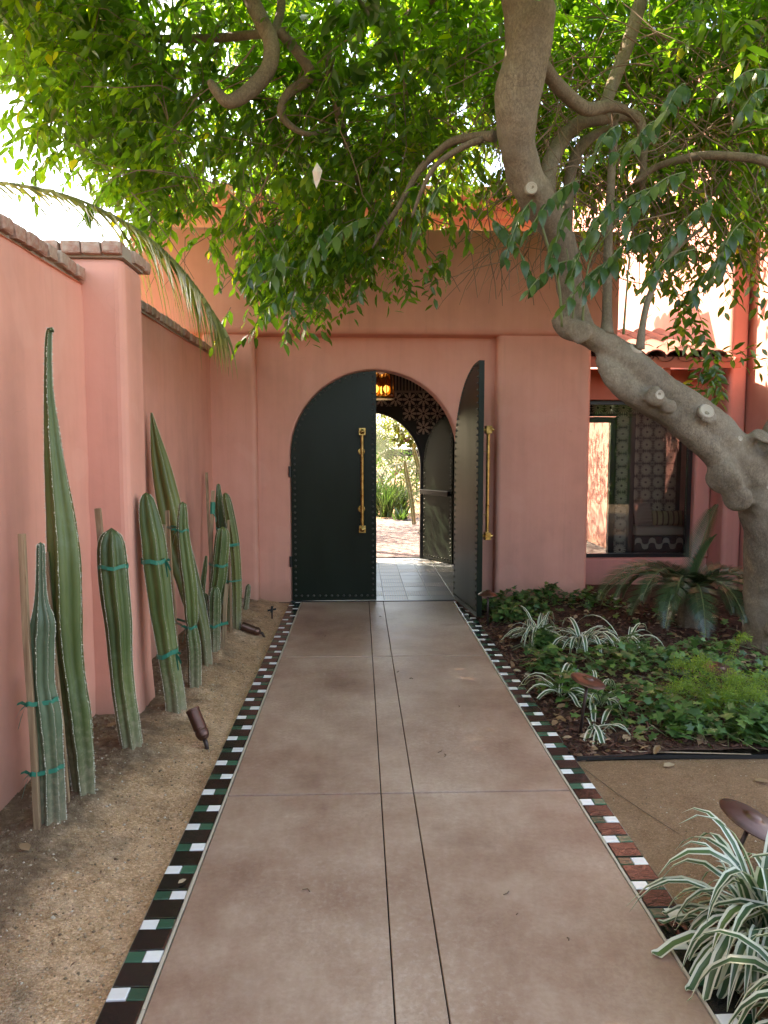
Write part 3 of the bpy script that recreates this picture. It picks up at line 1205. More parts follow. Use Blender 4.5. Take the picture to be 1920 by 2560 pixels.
# ---- amber lantern in the hall
lan = thing('hanging_lantern', 'amber glass lantern with lit bulbs hanging inside the arched doorway', 'lamp', (.235, 8.55, 2.33))
lb = MB()
lb.tube([(.235, 8.55, 2.95), (.235, 8.55, 2.56)], .008, 8)
lb.lathe([(.03, 0), (.10, -.03), (.17, -.07), (.17, -.085), (.03, -.03)], (.235, 8.55, 2.57), 20)
lb.lathe([(.175, 0), (.185, .012), (.185, .025), (.17, .03)], (.235, 8.55, 2.175), 20)
for k in range(6):
    a = k * math.pi / 3
    lb.tube([(.235 + .17 * math.cos(a), 8.55 + .17 * math.sin(a), 2.19), (.235 + .165 * math.cos(a), 8.55 + .165 * math.sin(a), 2.49)], .006, 6)
lb.build('frame', M['brass'], lan, smooth=True)
for a in (-.6, 1.2, 2.7, 4.3):
    x, y = .235 + .10 * math.cos(a), 8.55 + .10 * math.sin(a)
    MB().lathe([(.045, 0), (.055, .06), (.05, .2), (.04, .26)], (x, y, 2.21), 16).build('glass_shade', M['amber'], lan, smooth=True)
    MB().lathe([(.006, 0), (.018, .02), (.024, .045), (.016, .07), (.004, .085)], (x, y, 2.25), 12).build('bulb', M['bulb'], lan, smooth=True)

# ================================================================== WINDOW WING (right)
wing = thing('window_wing', 'low pink wing with a big dark window and a clay tile roof', 'building', (3.1, 8.0, 0))
WY = 8.0
MB().box(2.345, 3.99, WY - .06, WY + .2, 2.13, 2.46).build('soffit_beam', M['coral'], wing, bevel=.008)
MB().box(2.345, 3.99, WY - .02, WY + .2, -.05, .34).build('sill_wall', M['pink2'], wing, bevel=.02)
MB().box(2.345, 2.44, WY, WY + .2, .34, 2.13).build('jamb', M['pink2'], wing)
MB().box(3.80, 3.99, WY - .05, WY + .2, .34, 2.13).build('jamb', M['pink2'], wing, bevel=.03, seg=3)
wf = MB()
for a in ((2.44, 2.485, .34, 2.13), (3.755, 3.80, .34, 2.13), (2.485, 3.755, .34, .385), (2.485, 3.755, 2.085, 2.13)):
    wf.box(a[0], a[1], WY + .03, WY + .09, a[2], a[3])
win = wf.build('window', M['blackmetal'], wing)
MB().box(2.486, 3.754, WY + .055, WY + .063, .386, 2.084).build('pane', M['glass'], win)
# roof: sloping deck, rows of barrel tiles laid over pan tiles, eave fascia and brackets
SL = R(17)
deck = MB()
deck.add([(2.30, 7.42, 2.475), (3.99, 7.42, 2.475), (3.99, 9.05, 2.475 + 1.63 * math.tan(SL)), (2.30, 9.05, 2.475 + 1.63 * math.tan(SL)),
          (2.30, 7.42, 2.44), (3.99, 7.42, 2.44), (3.99, 9.05, 2.44 + 1.63 * math.tan(SL)), (2.30, 9.05, 2.44 + 1.63 * math.tan(SL))],
         [(0, 1, 2, 3), (7, 6, 5, 4), (0, 4, 5, 1), (1, 5, 6, 2), (2, 6, 7, 3), (3, 7, 4, 0)])
deck.build('roof_deck', M['coral'], wing)
MB().box(2.30, 3.985, 7.398, 7.416, 2.425, 2.535).build('fascia', M['coral'], wing, bevel=.004)
for x in (2.75, 3.25, 3.72):
    MB().box(x - .035, x + .035, 7.50, 7.94, 2.33, 2.436).build('eave_bracket', M['coral'], wing, bevel=.008)
pan = MB()
v = []
for y in (0, .40):
    for k in range(7):
        a = math.pi * k / 6
        v.append((.085 * math.cos(a), y, .04 - .05 * math.sin(a)))
pan.add(v, [(k, k + 1, 8 + k, 7 + k) for k in range(6)])
PAN = pan.mesh('pan_tile', M['rooftile'])
BIG = barrel(.118, .098, .36, .016, 8).mesh('roof_tile', M['rooftile'])
for j in range(5):
    for i in range(8):
        x = 2.42 + i * .215
        y, z = 7.37 + j * .30, 2.49 + j * .30 * math.tan(SL) + .008 * j % .01
        for me, dx, dz, nm in ((BIG, 0, .028, 'roof_tile'), (PAN, .108, .0, 'pan_tile')):
            if x + dx > 3.9: continue
            o = link(nm, me, wing, (x + dx - wing.location.x, y - wing.location.y, z + dz))
            o.rotation_euler = (SL + R(3) + rnd.uniform(-.02, .02), rnd.uniform(-.02, .02), rnd.uniform(-.03, .03))
MB().box(2.40, 3.99, 8.92, 9.10, 2.93, 3.02).build('roof_kerb', M['coral'], wing, bevel=.01)

# inside the wing: tiled partition with a glazed garden door, recessed bench alcove on the right
def slab(name, *a):
    return MB().box(*a).build(name, M['hall_dark'], wing)


PY_, AY = 8.46, 8.72
hd = slab('tiled_wall', 2.36, 3.30, PY_, PY_ + .12, 1.975, 2.45)
md = slab('tiled_wall', 3.075, 3.30, PY_, PY_ + .27, -.05, 1.97)
al = slab('alcove_wall', 3.302, 3.985, AY, AY + .1, -.05, 2.45)
slab('jamb', 2.36, 2.66, PY_, PY_ + .12, -.05, 1.97)
STAR = uv_tile('star_tile', .155, .155, .006, M['star'])
for j in range(16):
    z = .06 + j * .155
    if z > 2.42: break
    for i in range(-4, 6):
        x = 3.145 + i * .155
        if -4 <= i <= 1 and z > 1.99 and x > 2.40:
            link('star_tile', STAR, hd, (x, PY_ - .001, z))
        elif i in (0, ) and z < 1.99:
            link('star_tile', STAR, md, (x, PY_ - .001, z))
    for i in range(4):
        x = 3.39 + i * .155
        if z > .70:
            link('star_tile', STAR, al, (x, AY - .001, z + .03))
wfr = MB()
for a in ((2.662, 2.72, 0, 1.968), (3.01, 3.073, 0, 1.968), (2.72, 3.01, 1.90, 1.968), (2.72, 3.01, 0, .30)):
    wfr.box(a[0], a[1], PY_ + .02, PY_ + .09, a[2], a[3])
gd = wfr.build('garden_door', M['blackmetal'], wing)
MB().box(2.721, 3.009, PY_ + .05, PY_ + .056, .301, 1.899).build('pane', M['glass'], gd)
MB().box(2.36, 3.985, 8.2, AY + .1, -.05, 0.0).build('wing_floor', M['hallfloor'], wing)
MB().box(2.345, 2.36, 8.2, 8.6, 0, 2.45).build('inner_wall', M['plaster_dark'], wing)
MB().box(2.345, 3.985, 8.2, 8.85, 2.452, 2.50).build('ceiling', M['hall_pale'], wing)
bench = thing('window_bench', 'cushioned bench with wave patterned tile front behind the dark window', 'bench', (3.64, 8.5, 0))
MB().box(3.303, 3.98, 8.40, AY - .01, 0.0, .545).build('bench_base', M['hall_dark'], bench)
MB().box(3.303, 3.982, 8.375, AY - .012, .547, .655).build('cushion', M['bench'], bench, bevel=.025, seg=3)
WV = uv_tile('wave_tile', .168, .178, .006, M['wave'])
for i in range(4):
    for j in range(3):
        link('wave_tile', WV, bench, (3.390 + i * .168 - bench.location.x, 8.399 - bench.location.y, .452 - j * .178))


def pillow(name, label, c, w, h, tilt, mat, zr=0):
    b = bmesh.new()
    n = 10
    b2 = MB()
    uvs = []
    V = []
    for s in (-1, 1):
        for j in range(n + 1):
            for i in range(n + 1):
                u, v_ = i / n * 2 - 1, j / n * 2 - 1
                t = ((1 - u * u) * (1 - v_ * v_)) ** .45
                k = 1 - .07 * (u * u * v_ * v_) * 0 - .06 * (1 - abs(u)) * abs(v_) - .06 * (1 - abs(v_)) * abs(u)
                V.append((u * w / 2 * k, s * .075 * t, v_ * h / 2 * k + h / 2))
    N = (n + 1) ** 2
    F = []
    for s in (0, 1):
        for j in range(n):
            for i in range(n):
                a = s * N + j * (n + 1) + i
                F.append((a, a + 1, a + n + 2, a + n + 1))
    b2.add(V, F)
    me = b2.mesh(name, mat, smooth=True)
    uv = me.uv_layers.new(name='UVMap')
    for lp in me.loops:
        p = me.vertices[lp.vertex_index].co
        uv.data[lp.index].uv = (p.x / w + .5, p.z / h)
    o = link(name, me, None, c)
    o.rotation_euler = (tilt, 0, zr)
    return tag(o, label, 'pillow')


pillow('pillow', 'dark pillow with pale zigzag weave leaning at the left end of the window bench', (3.46, 8.50, .65), .26, .29, R(-16), M['pillow_zig'], R(14))
pillow('pillow', 'long striped tan pillow lying right of the zigzag one on the window bench', (3.77, 8.55, .65), .38, .19, R(-14), M['pillow_str'], R(-6))

# ================================================================== TALL WALLS ON THE RIGHT
tall = thing('tall_pink_wall', 'tall sunlit pink wall with a rounded column at the right edge', 'wall', (4.1, 8.2, 0))
MB().box(4.0, 4.5, 7.78, 14.0, -.05, 6.2).build('rear_wall', M['pink2'], tall)
MB().box(3.965, 4.17, 7.60, 7.77, -.05, 6.2).build('column', M['pink2'], tall, bevel=.05, seg=5)
MB().box(4.185, 4.7, 5.2, 7.90, -.05, 6.2).build('front_wall', M['pink2'], tall, bevel=.02)

# ================================================================== GARDEN WALL (left)
gw = thing('garden_wall', 'pink stucco garden wall with a brick coping and square pier', 'wall', (-1.6, 4.2, 0))


def undulating(x, y0, y1, z1, ny, nzv, back=.26, x_end=None):
    """Hand-plastered wall: its face wanders by about a centimetre."""
    b = MB()
    ys, zs = np.linspace(y0, y1, ny), np.linspace(-.15, z1, nzv)
    xe = x if x_end is None else x_end
    V = []
    for z in zs:
        for y in ys:
            xx = x + (xe - x) * (y - y0) / (y1 - y0)
            V.append((xx + .014 * nz(y, z * .25, 3, 2.3) + .006 * nz(y, z, 9, 5), y, z))
    F = [(j * ny + i, j * ny + i + 1, (j + 1) * ny + i + 1, (j + 1) * ny + i) for j in range(nzv - 1) for i in range(ny - 1)]
    b.add(V, F)
    k = len(b.v)
    xb = x - back
    b.add([(xb, y0, -.15), (xb, y1, -.15), (xb, y1, z1), (xb, y0, z1)], [(3, 2, 1, 0)])
    b.add([(x + .012, y0, z1 - .002), (xe + .012, y1, z1 - .002), (xb, y1, z1 - .002), (xb, y0, z1 - .002)], [(0, 1, 2, 3)])
    return b


w1 = undulating(-1.50, -1.5, 4.06, 2.455, 120, 30).build('wall', M['pink'], gw, smooth=False, recalc=False)
w2 = undulating(-1.50, 4.26, 7.22, 2.50, 90, 30, x_end=-1.475).build('wall', M['pink'], gw, smooth=False, recalc=False)
for w in (w1, w2):
    w.data.polygons.foreach_set('use_smooth', [True] * len(w.data.polygons))


def pier():
    b = MB()
    zs = [-.15, .0, .3, .8, 1.3, 1.9, 2.35, 2.60]
    x0, x1, y0, y1 = -1.80, -1.275, 3.99, 4.34
    for i, z in enumerate(zs):
        fl = .022 * max(0, 1 - z / .5) ** 2
        dx = .006 * nz(z, 1, 0, 1.8)
        b.v += [(x0, y0 - fl + dx, z), (x1 + fl + dx, y0 - fl + dx, z), (x1 + fl + dx, y1, z), (x0, y1, z)]
    for i in range(len(zs) - 1):
        a = 4 * i
        b.f += [(a, a + 1, a + 5, a + 4), (a + 1, a + 2, a + 6, a + 5), (a + 2, a + 3, a + 7, a + 6), (a + 3, a, a + 4, a + 7)]
    k = 4 * (len(zs) - 1)
    b.f.append((k, k + 1, k + 2, k + 3))
    b.m = [0] * len(b.f)
    return b


pr_ = pier().build('pier', M['pink'], gw, bevel=.05, seg=4, angle=60)


def brick_mesh(k):
    rr = random.Random(k)
    bm = bmesh.new()
    bmesh.ops.create_cube(bm, size=1)
    bmesh.ops.scale(bm, vec=(.30, .098, .064), verts=bm.verts)
    bmesh.ops.bevel(bm, geom=list(bm.edges), offset=.011, segments=2, affect='EDGES', profile=.6)
    for v in bm.verts:
        v.co += Vector((rr.uniform(-1, 1), rr.uniform(-1, 1), rr.uniform(-1, 1))) * .003
    me = bpy.data.meshes.new('brick')
    bm.to_mesh(me)
    bm.free()
    me.materials.append(M['brick'])
    return me


BR = [brick_mesh(k) for k in range(5)]


def brick(par, x, y, z, rz=0):
    o = link('brick', rnd.choice(BR), par)
    o.location = (x, y, z)
    o.rotation_euler = (rnd.uniform(-.03, .03), rnd.uniform(-.03, .03), rz + rnd.uniform(-.035, .035))
    return o


def coping(y0, y1, x, z, xe=None):
    n = int((y1 - y0) / .108)
    mt = MB()
    for k in range(n):
        y = y0 + (k + .5) * (y1 - y0) / n
        xx = x + ((xe if xe is not None else x) - x) * k / n
        brick(gw, xx + rnd.uniform(-.006, .006), y, z + rnd.uniform(-.003, .003))
    mt.box(x - .12, (xe if xe is not None else x) + .112, y0, y1, z - .045, z + .022).build('mortar_bed', M['mortar'], gw)


coping(1.2, 3.97, -1.615, 2.503)
coping(4.40, 7.20, -1.615, 2.545, -1.59)
for k in range(5):
    brick(gw, -1.755 + k * .108, 4.09, 2.640, R(90))
for k in range(1, 4):
    brick(gw, -1.395, 4.06 + k * .098 + .02, 2.640)
MB().box(-1.78, -1.27, 3.985, 4.34, 2.595, 2.66).build('mortar_bed', M['mortar'], gw)


# ================================================================== CACTI, STAKES, TAPE
def cactus(label, pts, ribs=5, mat='cactus', deep=.66, phase=.3, name='columnar_cactus', spine=.012, broken=False):
    """A ribbed column through (x, y, z, radius) points with a row of spines on each rib."""
    P = spline(pts, 6)
    P[:, 3] = np.maximum(P[:, 3], .004)
    n = len(P)
    seg = ribs * 6
    base = pts[0][:3]
    th = thing(name, label, 'cactus', base)
    b = MB()
    prev = None
    rows = []
    u = Vector((1, 0, 0))
    rr = random.Random(int(abs(base[0] * 977 + base[1] * 331)))
    tips = [[] for _ in range(ribs)]
    for i in range(n):
        c = Vector(P[i][:3])
        t = (Vector(P[min(i + 1, n - 1)][:3]) - Vector(P[max(i - 1, 0)][:3])).normalized()
        u = (u - t * u.dot(t)).normalized()
        w = t.cross(u)
        r0 = P[i][3] * 1.08
        wob = .02 * nz(i * .35, base[1] * 9, 2)
        for k in range(seg):
            a = phase + wob * 3 + 2 * math.pi * k / seg
            q = (k % 6) / 6.0
            s = abs(math.cos(math.pi * q))            # 1 on the rib crest
            rad = r0 * (deep + (1 - deep) * s ** 1.25)
            rad *= 1 + .015 * nz(i * .5, k * .9, base[1])
            p = c + (u * math.cos(a) + w * math.sin(a)) * rad
            b.v.append(tuple(p))
            if k % 6 == 0:
                tips[k // 6].append((p, (p - c).normalized(), t))
    for i in range(n - 1):
        for k in range(seg):
            b.f.append((i * seg + k, i * seg + (k + 1) % seg, (i + 1) * seg + (k + 1) % seg, (i + 1) * seg + k))
    top = P[-1]
    k0 = len(b.v)
    b.v.append((top[0], top[1], top[2] + P[-1][3] * .75))
    for k in range(seg):
        b.f.append(((n - 1) * seg + k, (n - 1) * seg + (k + 1) % seg, k0))
    b.m = [0] * len(b.f)
    b.build('stem', M[mat], th, smooth=True)
    s = MB()
    for tp in tips:
        pts_ = [q[0] for q in tp]
        acc = 0
        for i in range(len(tp) - 1):
            A, B = tp[i], tp[i + 1]
            L = (B[0] - A[0]).length
            st = .0072
            while acc < L:
                f = acc / L
                p = A[0].lerp(B[0], f)
                nrm, t = A[1], A[2]
                sd = t.cross(nrm)
                h = spine * rr.uniform(.25, .8)
                e = .0022
                s.add([p + t * e * 1.6 - nrm * .002, p - t * e * 1.6 + sd * e - nrm * .002, p - t * e * 1.6 - sd * e - nrm * .002, p + nrm * h * .55 + t * rr.uniform(-.5, .5) * h + sd * rr.uniform(-.4, .4) * h],
                      [(0, 1, 3), (1, 2, 3), (2, 0, 3)])
                acc += st * rr.uniform(.8, 1.2)
            acc -= L
    s.build('spines', M['spine'], th, recalc=False, kind='stuff')
    return th, P


def at_height(P, z):
    i = int(np.argmin(abs(P[:, 2] - z)))
    i = min(max(i, 1), len(P) - 2)
    return Vector(P[i][:3]), P[i][3], (Vector(P[i + 1][:3]) - Vector(P[i - 1][:3])).normalized()


def tie(th, P, z, other=None, tail=True, wide=.009, tilt=0):
    """A loop of tape round the cactus (and round a stake when given)."""
    c, r, t = at_height(P, z)
    ring = []
    if other is not None:
        o = Vector(other)
        d = (o - c)
        d.z = 0
        L = d.length
        dn = d.normalized()
        pr = Vector((-dn.y, dn.x, 0))
        rs = .016
        for k in range(9):
            a = math.pi / 2 + math.pi * k / 8
            ring.append(c + (dn * math.cos(a) + pr * math.sin(a)) * r * 1.09)
        for k in range(5):
            a = -math.pi / 2 + math.pi * k / 4
            ring.append(c + dn * L + (dn * math.cos(a) + pr * math.sin(a)) * rs)
        ring = ring
    else:
        for k in range(14):
            a = 2 * math.pi * k / 14
            ring.append(c + Vector((math.cos(a), math.sin(a), 0)) * r * 1.09)
    n = len(ring)
    b = MB()
    for i, p in enumerate(ring):
        zz = .006 * math.sin(i * 1.7) + tilt * (p.x - c.x)
        out = (p - c)
        out.z = 0
        out = out.normalized() * .0015
        b.v += [tuple(p + Vector((0, 0, zz - wide))), tuple(p + Vector((0, 0, zz + wide))), tuple(p + out + Vector((0, 0, zz + wide))), tuple(p + out + Vector((0, 0, zz - wide)))]
    for i in range(n):
        a, q = 4 * i, 4 * ((i + 1) % n)
        for j in range(4):
            b.f.append((a + j, a + (j + 1) % 4, q + (j + 1) % 4, q + j))
    b.m = [0] * len(b.f)
    if tail:
        p = Vector(ring[3])
        p = max(ring, key=lambda q: -q.x * 1.0 - q.y * .6) if other is not None and Vector(other).x < c.x else max(ring, key=lambda q: q.x - q.y * .6)
        s = 1 if p.x > c.x else -1
        for d in ((.035 * s, -.02, -.05), (.02 * s, -.03, -.085), (.03 * s, -.01, .006)):
            q1, q2 = p + Vector(d) * .5 + Vector((0, 0, .008)), p + Vector(d)
            w = Vector((.004, -.003, .006))
            b.add([p - w, p + w, q1 + w * 1.3, q1 - w * 1.3, q2 + w, q2 - w], [(0, 1, 2, 3), (3, 2, 4, 5)])
    return b.build('tie', M['tie'], th, recalc=False)


def stake(label, p0, p1, r):
    a, b_ = Vector(p0), Vector(p1)
    d = (b_ - a)
    t = d.normalized()
    ax = (Vector((1, 0, 0)) - t * t.x).normalized()
    ay = t.cross(ax)
    o = MB()
    pts = [a - t * .12, a + d * .33 + ax * .004, a + d * .66 - ax * .003, b_]
    for p in pts:
        for i, j in ((-1, -1), (1, -1), (1, 1), (-1, 1)):
            o.v.append(tuple(p + ax * r * i + ay * r * .8 * j))
    for i in range(3):
        for k in range(4):
            o.f.append((4 * i + k, 4 * i + (k + 1) % 4, 4 * i + 4 + (k + 1) % 4, 4 * i + 4 + k))
    o.f += [(3, 2, 1, 0), (12, 13, 14, 15)]
    o.m = [0] * len(o.f)
    s = o.build('wooden_stake', M['stake'], None, bevel=.002)
    # origin to the foot
    s.data.transform(Matrix.Translation(-a))
    s.location = a
    return tag(s, label, 'stake', 'wooden stakes beside the cacti')


stake('pale wooden stake left of the bluish bottle shaped cactus', (-1.275, 2.74, .05), (-1.305, 2.78, 1.235), .0125)
stake('stake standing between the bluish cactus and the very tall one', (-1.241, 2.943, .06), (-1.327, 3.03, 1.129), .0105)
stake('stake leaning on the pier behind the rounded thick cactus', (-1.235, 3.62, .06), (-1.325, 3.64, 1.266), .0145)
stake('stake mostly hidden behind the cactus leaning on the pier corner', (-1.144, 4.135, .05), (-1.138, 4.17, 1.128), .0115)
stake('orange brown stake left of the knobbly cactus with a blunt neck', (-1.233, 4.75, .05), (-1.262, 4.70, 1.167), .0125)
stake('thin dark stake leaning alone in the far wall corner', (-1.339, 6.439, .05), (-1.435, 6.739, 1.357), .0118)
stake('grey stake wrapped with green tape near its top', (-1.176, 5.461, .05), (-1.116, 5.461, 1.257), .0125)
stake('thin stake beside the tall slim cactus in the far group', (-1.075, 5.87, .04), (-1.079, 5.87, .992), .0085)
stake('short wooden stake right of the smallest front cactus in the far group', (-1.05, 5.367, .04), (-1.006, 5.367, .555), .0145)

c1, P1 = cactus('bluish bottle shaped cactus with a narrow neck tied twice to its stake',
                [(-1.236, 2.789, .03, .0478), (-1.238, 2.796, .337, .0447), (-1.249, 2.801, .503, .0512), (-1.262, 2.804, .635, .0433), (-1.261, 2.809, .798, .0449), (-1.254, 2.811, .882, .0418), (-1.257, 2.813, .96, .0241), (-1.256, 2.816, 1.057, .0167), (-1.253, 2.819, 1.17, .0145), (-1.253, 2.819, 1.19, .010)],
                7, 'cactus_blue', .72, .25)
tie(c1, P1, .56, (-1.29, 2.757, .56))
tie(c1, P1, .27, (-1.283, 2.75, .27), tilt=.1)
c2, P2 = cactus('tallest cactus tapering to a hooked thin tip against the left wall',
                [(-1.194, 3.026, .03, .0432), (-1.207, 3.033, .232, .052), (-1.222, 3.041, .411, .0573), (-1.239, 3.047, .554, .0552), (-1.254, 3.054, .696, .0593), (-1.261, 3.061, .872, .0670), (-1.263, 3.071, 1.083, .0665), (-1.276, 3.085, 1.257, .058), (-1.30, 3.10, 1.481, .0415), (-1.314, 3.109, 1.666, .0288), (-1.322, 3.115, 1.813, .0185), (-1.322, 3.12, 1.923, .0155), (-1.32, 3.123, 1.996, .0145), (-1.316, 3.125, 2.050, .0128), (-1.309, 3.122, 2.066, .0118), (-1.302, 3.118, 2.058, .010)],
                5, 'cactus', .60, .95, spine=.015)
MB().tube([(-1.31, 3.10, -.02), (-1.315, 3.10, .35), (-1.33, 3.12, .585)], [.04, .042, .036], 12).build('cut_side_stem', M['cactus'], c2, smooth=True)
c3, P3 = cactus('thick cactus with a rounded dome top in front of the pier',
                [(-1.151, 3.529, .03, .0504), (-1.169, 3.533, .181, .0525), (-1.19, 3.539, .348, .0526), (-1.202, 3.545, .514, .0547), (-1.208, 3.551, .679, .0617), (-1.223, 3.557, .843, .0671), (-1.234, 3.563, 1.006, .0672), (-1.237, 3.566, 1.088, .0611), (-1.236, 3.568, 1.135, .045), (-1.235, 3.569, 1.155, .026)],
                7, 'cactus', .70, .62)
tie(c3, P3, .99, (-1.305, 3.635, .99), tail=False)
c4, P4 = cactus('cactus leaning against the pier corner with two bands of green tape',
                [(-1.072, 4.075, .02, .058), (-1.086, 4.077, .175, .0559), (-1.115, 4.08, .389, .056), (-1.143, 4.084, .601, .0623), (-1.168, 4.088, .854, .0685), (-1.188, 4.091, 1.063, .0640), (-1.206, 4.093, 1.187, .0541), (-1.214, 4.094, 1.27, .0395), (-1.217, 4.095, 1.305, .0228)],
                5, 'cactus', .66, .2)
tie(c4, P4, .93, (-1.139, 4.165, .93), wide=.012)
tie(c4, P4, .40, None, wide=.013, tilt=.3)
c5, P5 = cactus('broad olive cactus slanting up behind the pier to a long point',
                [(-1.089, 4.933, .02, .05), (-1.117, 4.949, .295, .06), (-1.19, 4.97, .6, .0758), (-1.275, 4.99, .904, .0862), (-1.335, 5.011, 1.207, .0764), (-1.385, 5.028, 1.459, .0600), (-1.422, 5.041, 1.66, .0318), (-1.448, 5.053, 1.82, .0065)],
                4, 'cactus_olive', .45, .55)
c6, P6 = cactus('knobbly cactus with a scarred waist and a slim neck beside the orange brown stake',
                [(-1.057, 4.472, .02, .0386), (-1.056, 4.476, .274, .0418), (-1.066, 4.479, .40, .0378), (-1.068, 4.479, .452, .030), (-1.068, 4.479, .50, .039), (-1.076, 4.483, .693, .0433), (-1.096, 4.486, .877, .0419), (-1.112, 4.489, 1.06, .0345), (-1.11, 4.491, 1.169, .0274), (-1.109, 4.492, 1.225, .0205)],
                5, 'cactus', .68, .5)
tie(c6, P6, 1.05, (-1.255, 4.71, 1.05), wide=.006)
tie(c6, P6, .445, (-1.24, 4.74, .44), wide=.008, tilt=.1)
c7, P7 = cactus('low cactus at the left of the far group by the wall', [(-1.159, 5.339, .02, .0271), (-1.165, 5.339, .307, .0271), (-1.170, 5.339, .455, .0227), (-1.172, 5.339, .484, .014)], 6, 'cactus', .7)
c8, P8 = cactus('round topped cactus taped to a grey stake in the middle of the far group', [(-1.145, 5.395, .02, .0437), (-1.117, 5.40, .353, .0519), (-1.078, 5.40, .576, .0547), (-1.052, 5.40, .797, .0536), (-1.041, 5.40, .907, .0499), (-1.037, 5.40, .955, .0388), (-1.036, 5.40, .972, .022)], 8, 'cactus', .78, .1)
tie(c8, P8, .70, (-1.142, 5.455, .70), wide=.010, tail=False)
c9, P9 = cactus('smallest front cactus of the far group tied low with tape', [(-1.102, 5.29, .02, .0411), (-1.092, 5.287, .296, .0427), (-1.086, 5.285, .465, .041), (-1.083, 5.284, .525, .0293), (-1.083, 5.284, .54, .017)], 8, 'cactus', .78, .1)
tie(c9, P9, .24, (-1.02, 5.36, .24), wide=.010, tail=False)
c10, P10 = cactus('tall slim yellowish green cactus curving at the right of the far group', [(-1.043, 5.95, .02, .0313), (-1.036, 5.95, .416, .0397), (-1.051, 5.95, .782, .0409), (-1.085, 5.95, 1.023, .0397), (-1.108, 5.95, 1.156, .0331), (-1.116, 5.95, 1.20, .0197)], 7, 'cactus_olive', .76)
tie(c10, P10, .80, (-1.079, 5.875, .8), wide=.012)
tie(c10, P10, .50, (-1.077, 5.875, .5), wide=.006)
c11, P11 = cactus('dark narrow topped cactus behind the taped grey stake', [(-1.155, 6.06, .02, .036), (-1.158, 6.06, .541, .042), (-1.172, 6.06, .904, .045), (-1.182, 6.06, 1.025, .0396), (-1.192, 6.06, 1.204, .0216), (-1.193, 6.06, 1.274, .0134)], 6, 'cactus', .72)
tie(c11, P11, .92, None, wide=.008, tail=False)
c12, P12 = cactus('tiny lone cactus tilting right near the back wall', [(-1.089, 6.638, .02, .0202), (-1.067, 6.638, .139, .0243), (-1.049, 6.638, .277, .0229), (-1.046, 6.638, .308, .0135)], 6, 'cactus', .72)
c13, P13 = cactus('thin cactus shoot between the wall and the far group', [(-1.287, 5.724, .02, .0209), (-1.273, 5.724, .419, .0209), (-1.252, 5.724, .596, .0186), (-1.236, 5.724, .712, .0105)], 5, 'cactus', .7)
c14, P14 = cactus('bluish cactus nearest the viewer, cut off by the left edge', [(-1.40, 2.45, .0, .05), (-1.415, 2.46, .35, .055), (-1.43, 2.47, .8, .04), (-1.44, 2.47, 1.1, .02)], 6, 'cactus_blue', .7, .4)
wrap = MB().tube([(-1.1245, 5.461, 1.08), (-1.1205, 5.461, 1.17)], .0195, 8)
wrap.tube([(-1.1225, 5.461, 1.10), (-1.095, 5.44, 1.05), (-1.09, 5.43, 1.02)], [.006, .004, .002], 5)
o = wrap.build('tape_wrap', M['tie'])
tag(o, 'green tape wrapped round the top of the grey stake', 'tape')


# ---- ground spotlights and irrigation spike in the cactus bed
def spotlight(label, base, head, L, r):
    base, head = Vector(base), Vector(head)
    t = thing('ground_spotlight', label, 'spotlight', base, 'spotlights in the cactus bed')
    d = (head - base).normalized()
    MB().tube([base - Vector((0, 0, .04)), base + d * .03, base + d * .05], [.009, .012, .012], 10).build('stem', M['bronze_dark'], t, smooth=True)
    s = base + d * .045
    prof = [(.010, 0), (.022, .006), (r * .9, .02), (r, .035), (r, .05), (r * .93, .054), (r * .93, .06), (r, .064), (r, L - .012), (r * 1.06, L - .01), (r * 1.06, L), (r * .86, L), (r * .82, L - .02)]
    MB().lathe(prof, s, 24, axis=d).build('housing', M['bronze'], t, bevel=.001, smooth=False, angle=30)
    for p in [t.children[-1]]:
        p.data.polygons.foreach_set('use_smooth', [True] * len(p.data.polygons))
    return t


spotlight('bronze spotlight tilted left in the soil near the pier', (-.800, 3.655, .0), (-.895, 3.74, .17), .175, .035)
spotlight('bronze spotlight lying low near the far end of the cactus bed', (-.80, 5.95, .01), (-.95, 5.93, .075), .17, .036)
sp = thing('sprinkler_spike', 'small black sprinkler spike standing near the back wall', 'sprinkler', (-.824, 6.6, 0))
b = MB().tube([(-.824, 6.6, -.03), (-.824, 6.6, .085)], .007, 8)
b.tube([(-.865, 6.6, .07), (-.785, 6.6, .085)], .009, 8).tube([(-.824, 6.57, .06), (-.824, 6.61, .105)], .012, 8)
b.build('spike_body', M['black'], sp)


# ================================================================== LEAVES, TREE
# one leaf: 8 points, folded along the midrib, tip bent down. Faces are quads (some repeat a point) so the arrays stay regular.
LV = np.array([(0, 0, 0), (.30, -.195, .04), (.30, 0, 0), (.30, .195, .04), (.68, -.165, .015), (.68, 0, -.03), (.68, .165, .015), (1.0, 0, -.10)])
LF = np.array([(0, 1, 2), (0, 2, 3), (1, 4, 5), (1, 5, 2), (2, 5, 6), (2, 6, 3), (4, 7, 5), (5, 7, 6)])


def leaves_arrays(P, D, N, S, W):
    """P base, D direction, N upper normal, S length, W width factor."""
    D = D / np.linalg.norm(D, axis=1, keepdims=True)
    B = np.cross(N, D)
    B /= np.linalg.norm(B, axis=1, keepdims=True) + 1e-9
    N = np.cross(D, B)
    V = (P[:, None, :] + S[:, None, None] * (LV[None, :, 0:1] * D[:, None, :] + LV[None, :, 1:2] * B[:, None, :] * W[:, None, None] + LV[None, :, 2:3] * N[:, None, :]))
    n = len(P)
    F = (LF[None] + (np.arange(n) * 8)[:, None, None]).reshape(-1, 3)
    return V.reshape(-1, 3), F


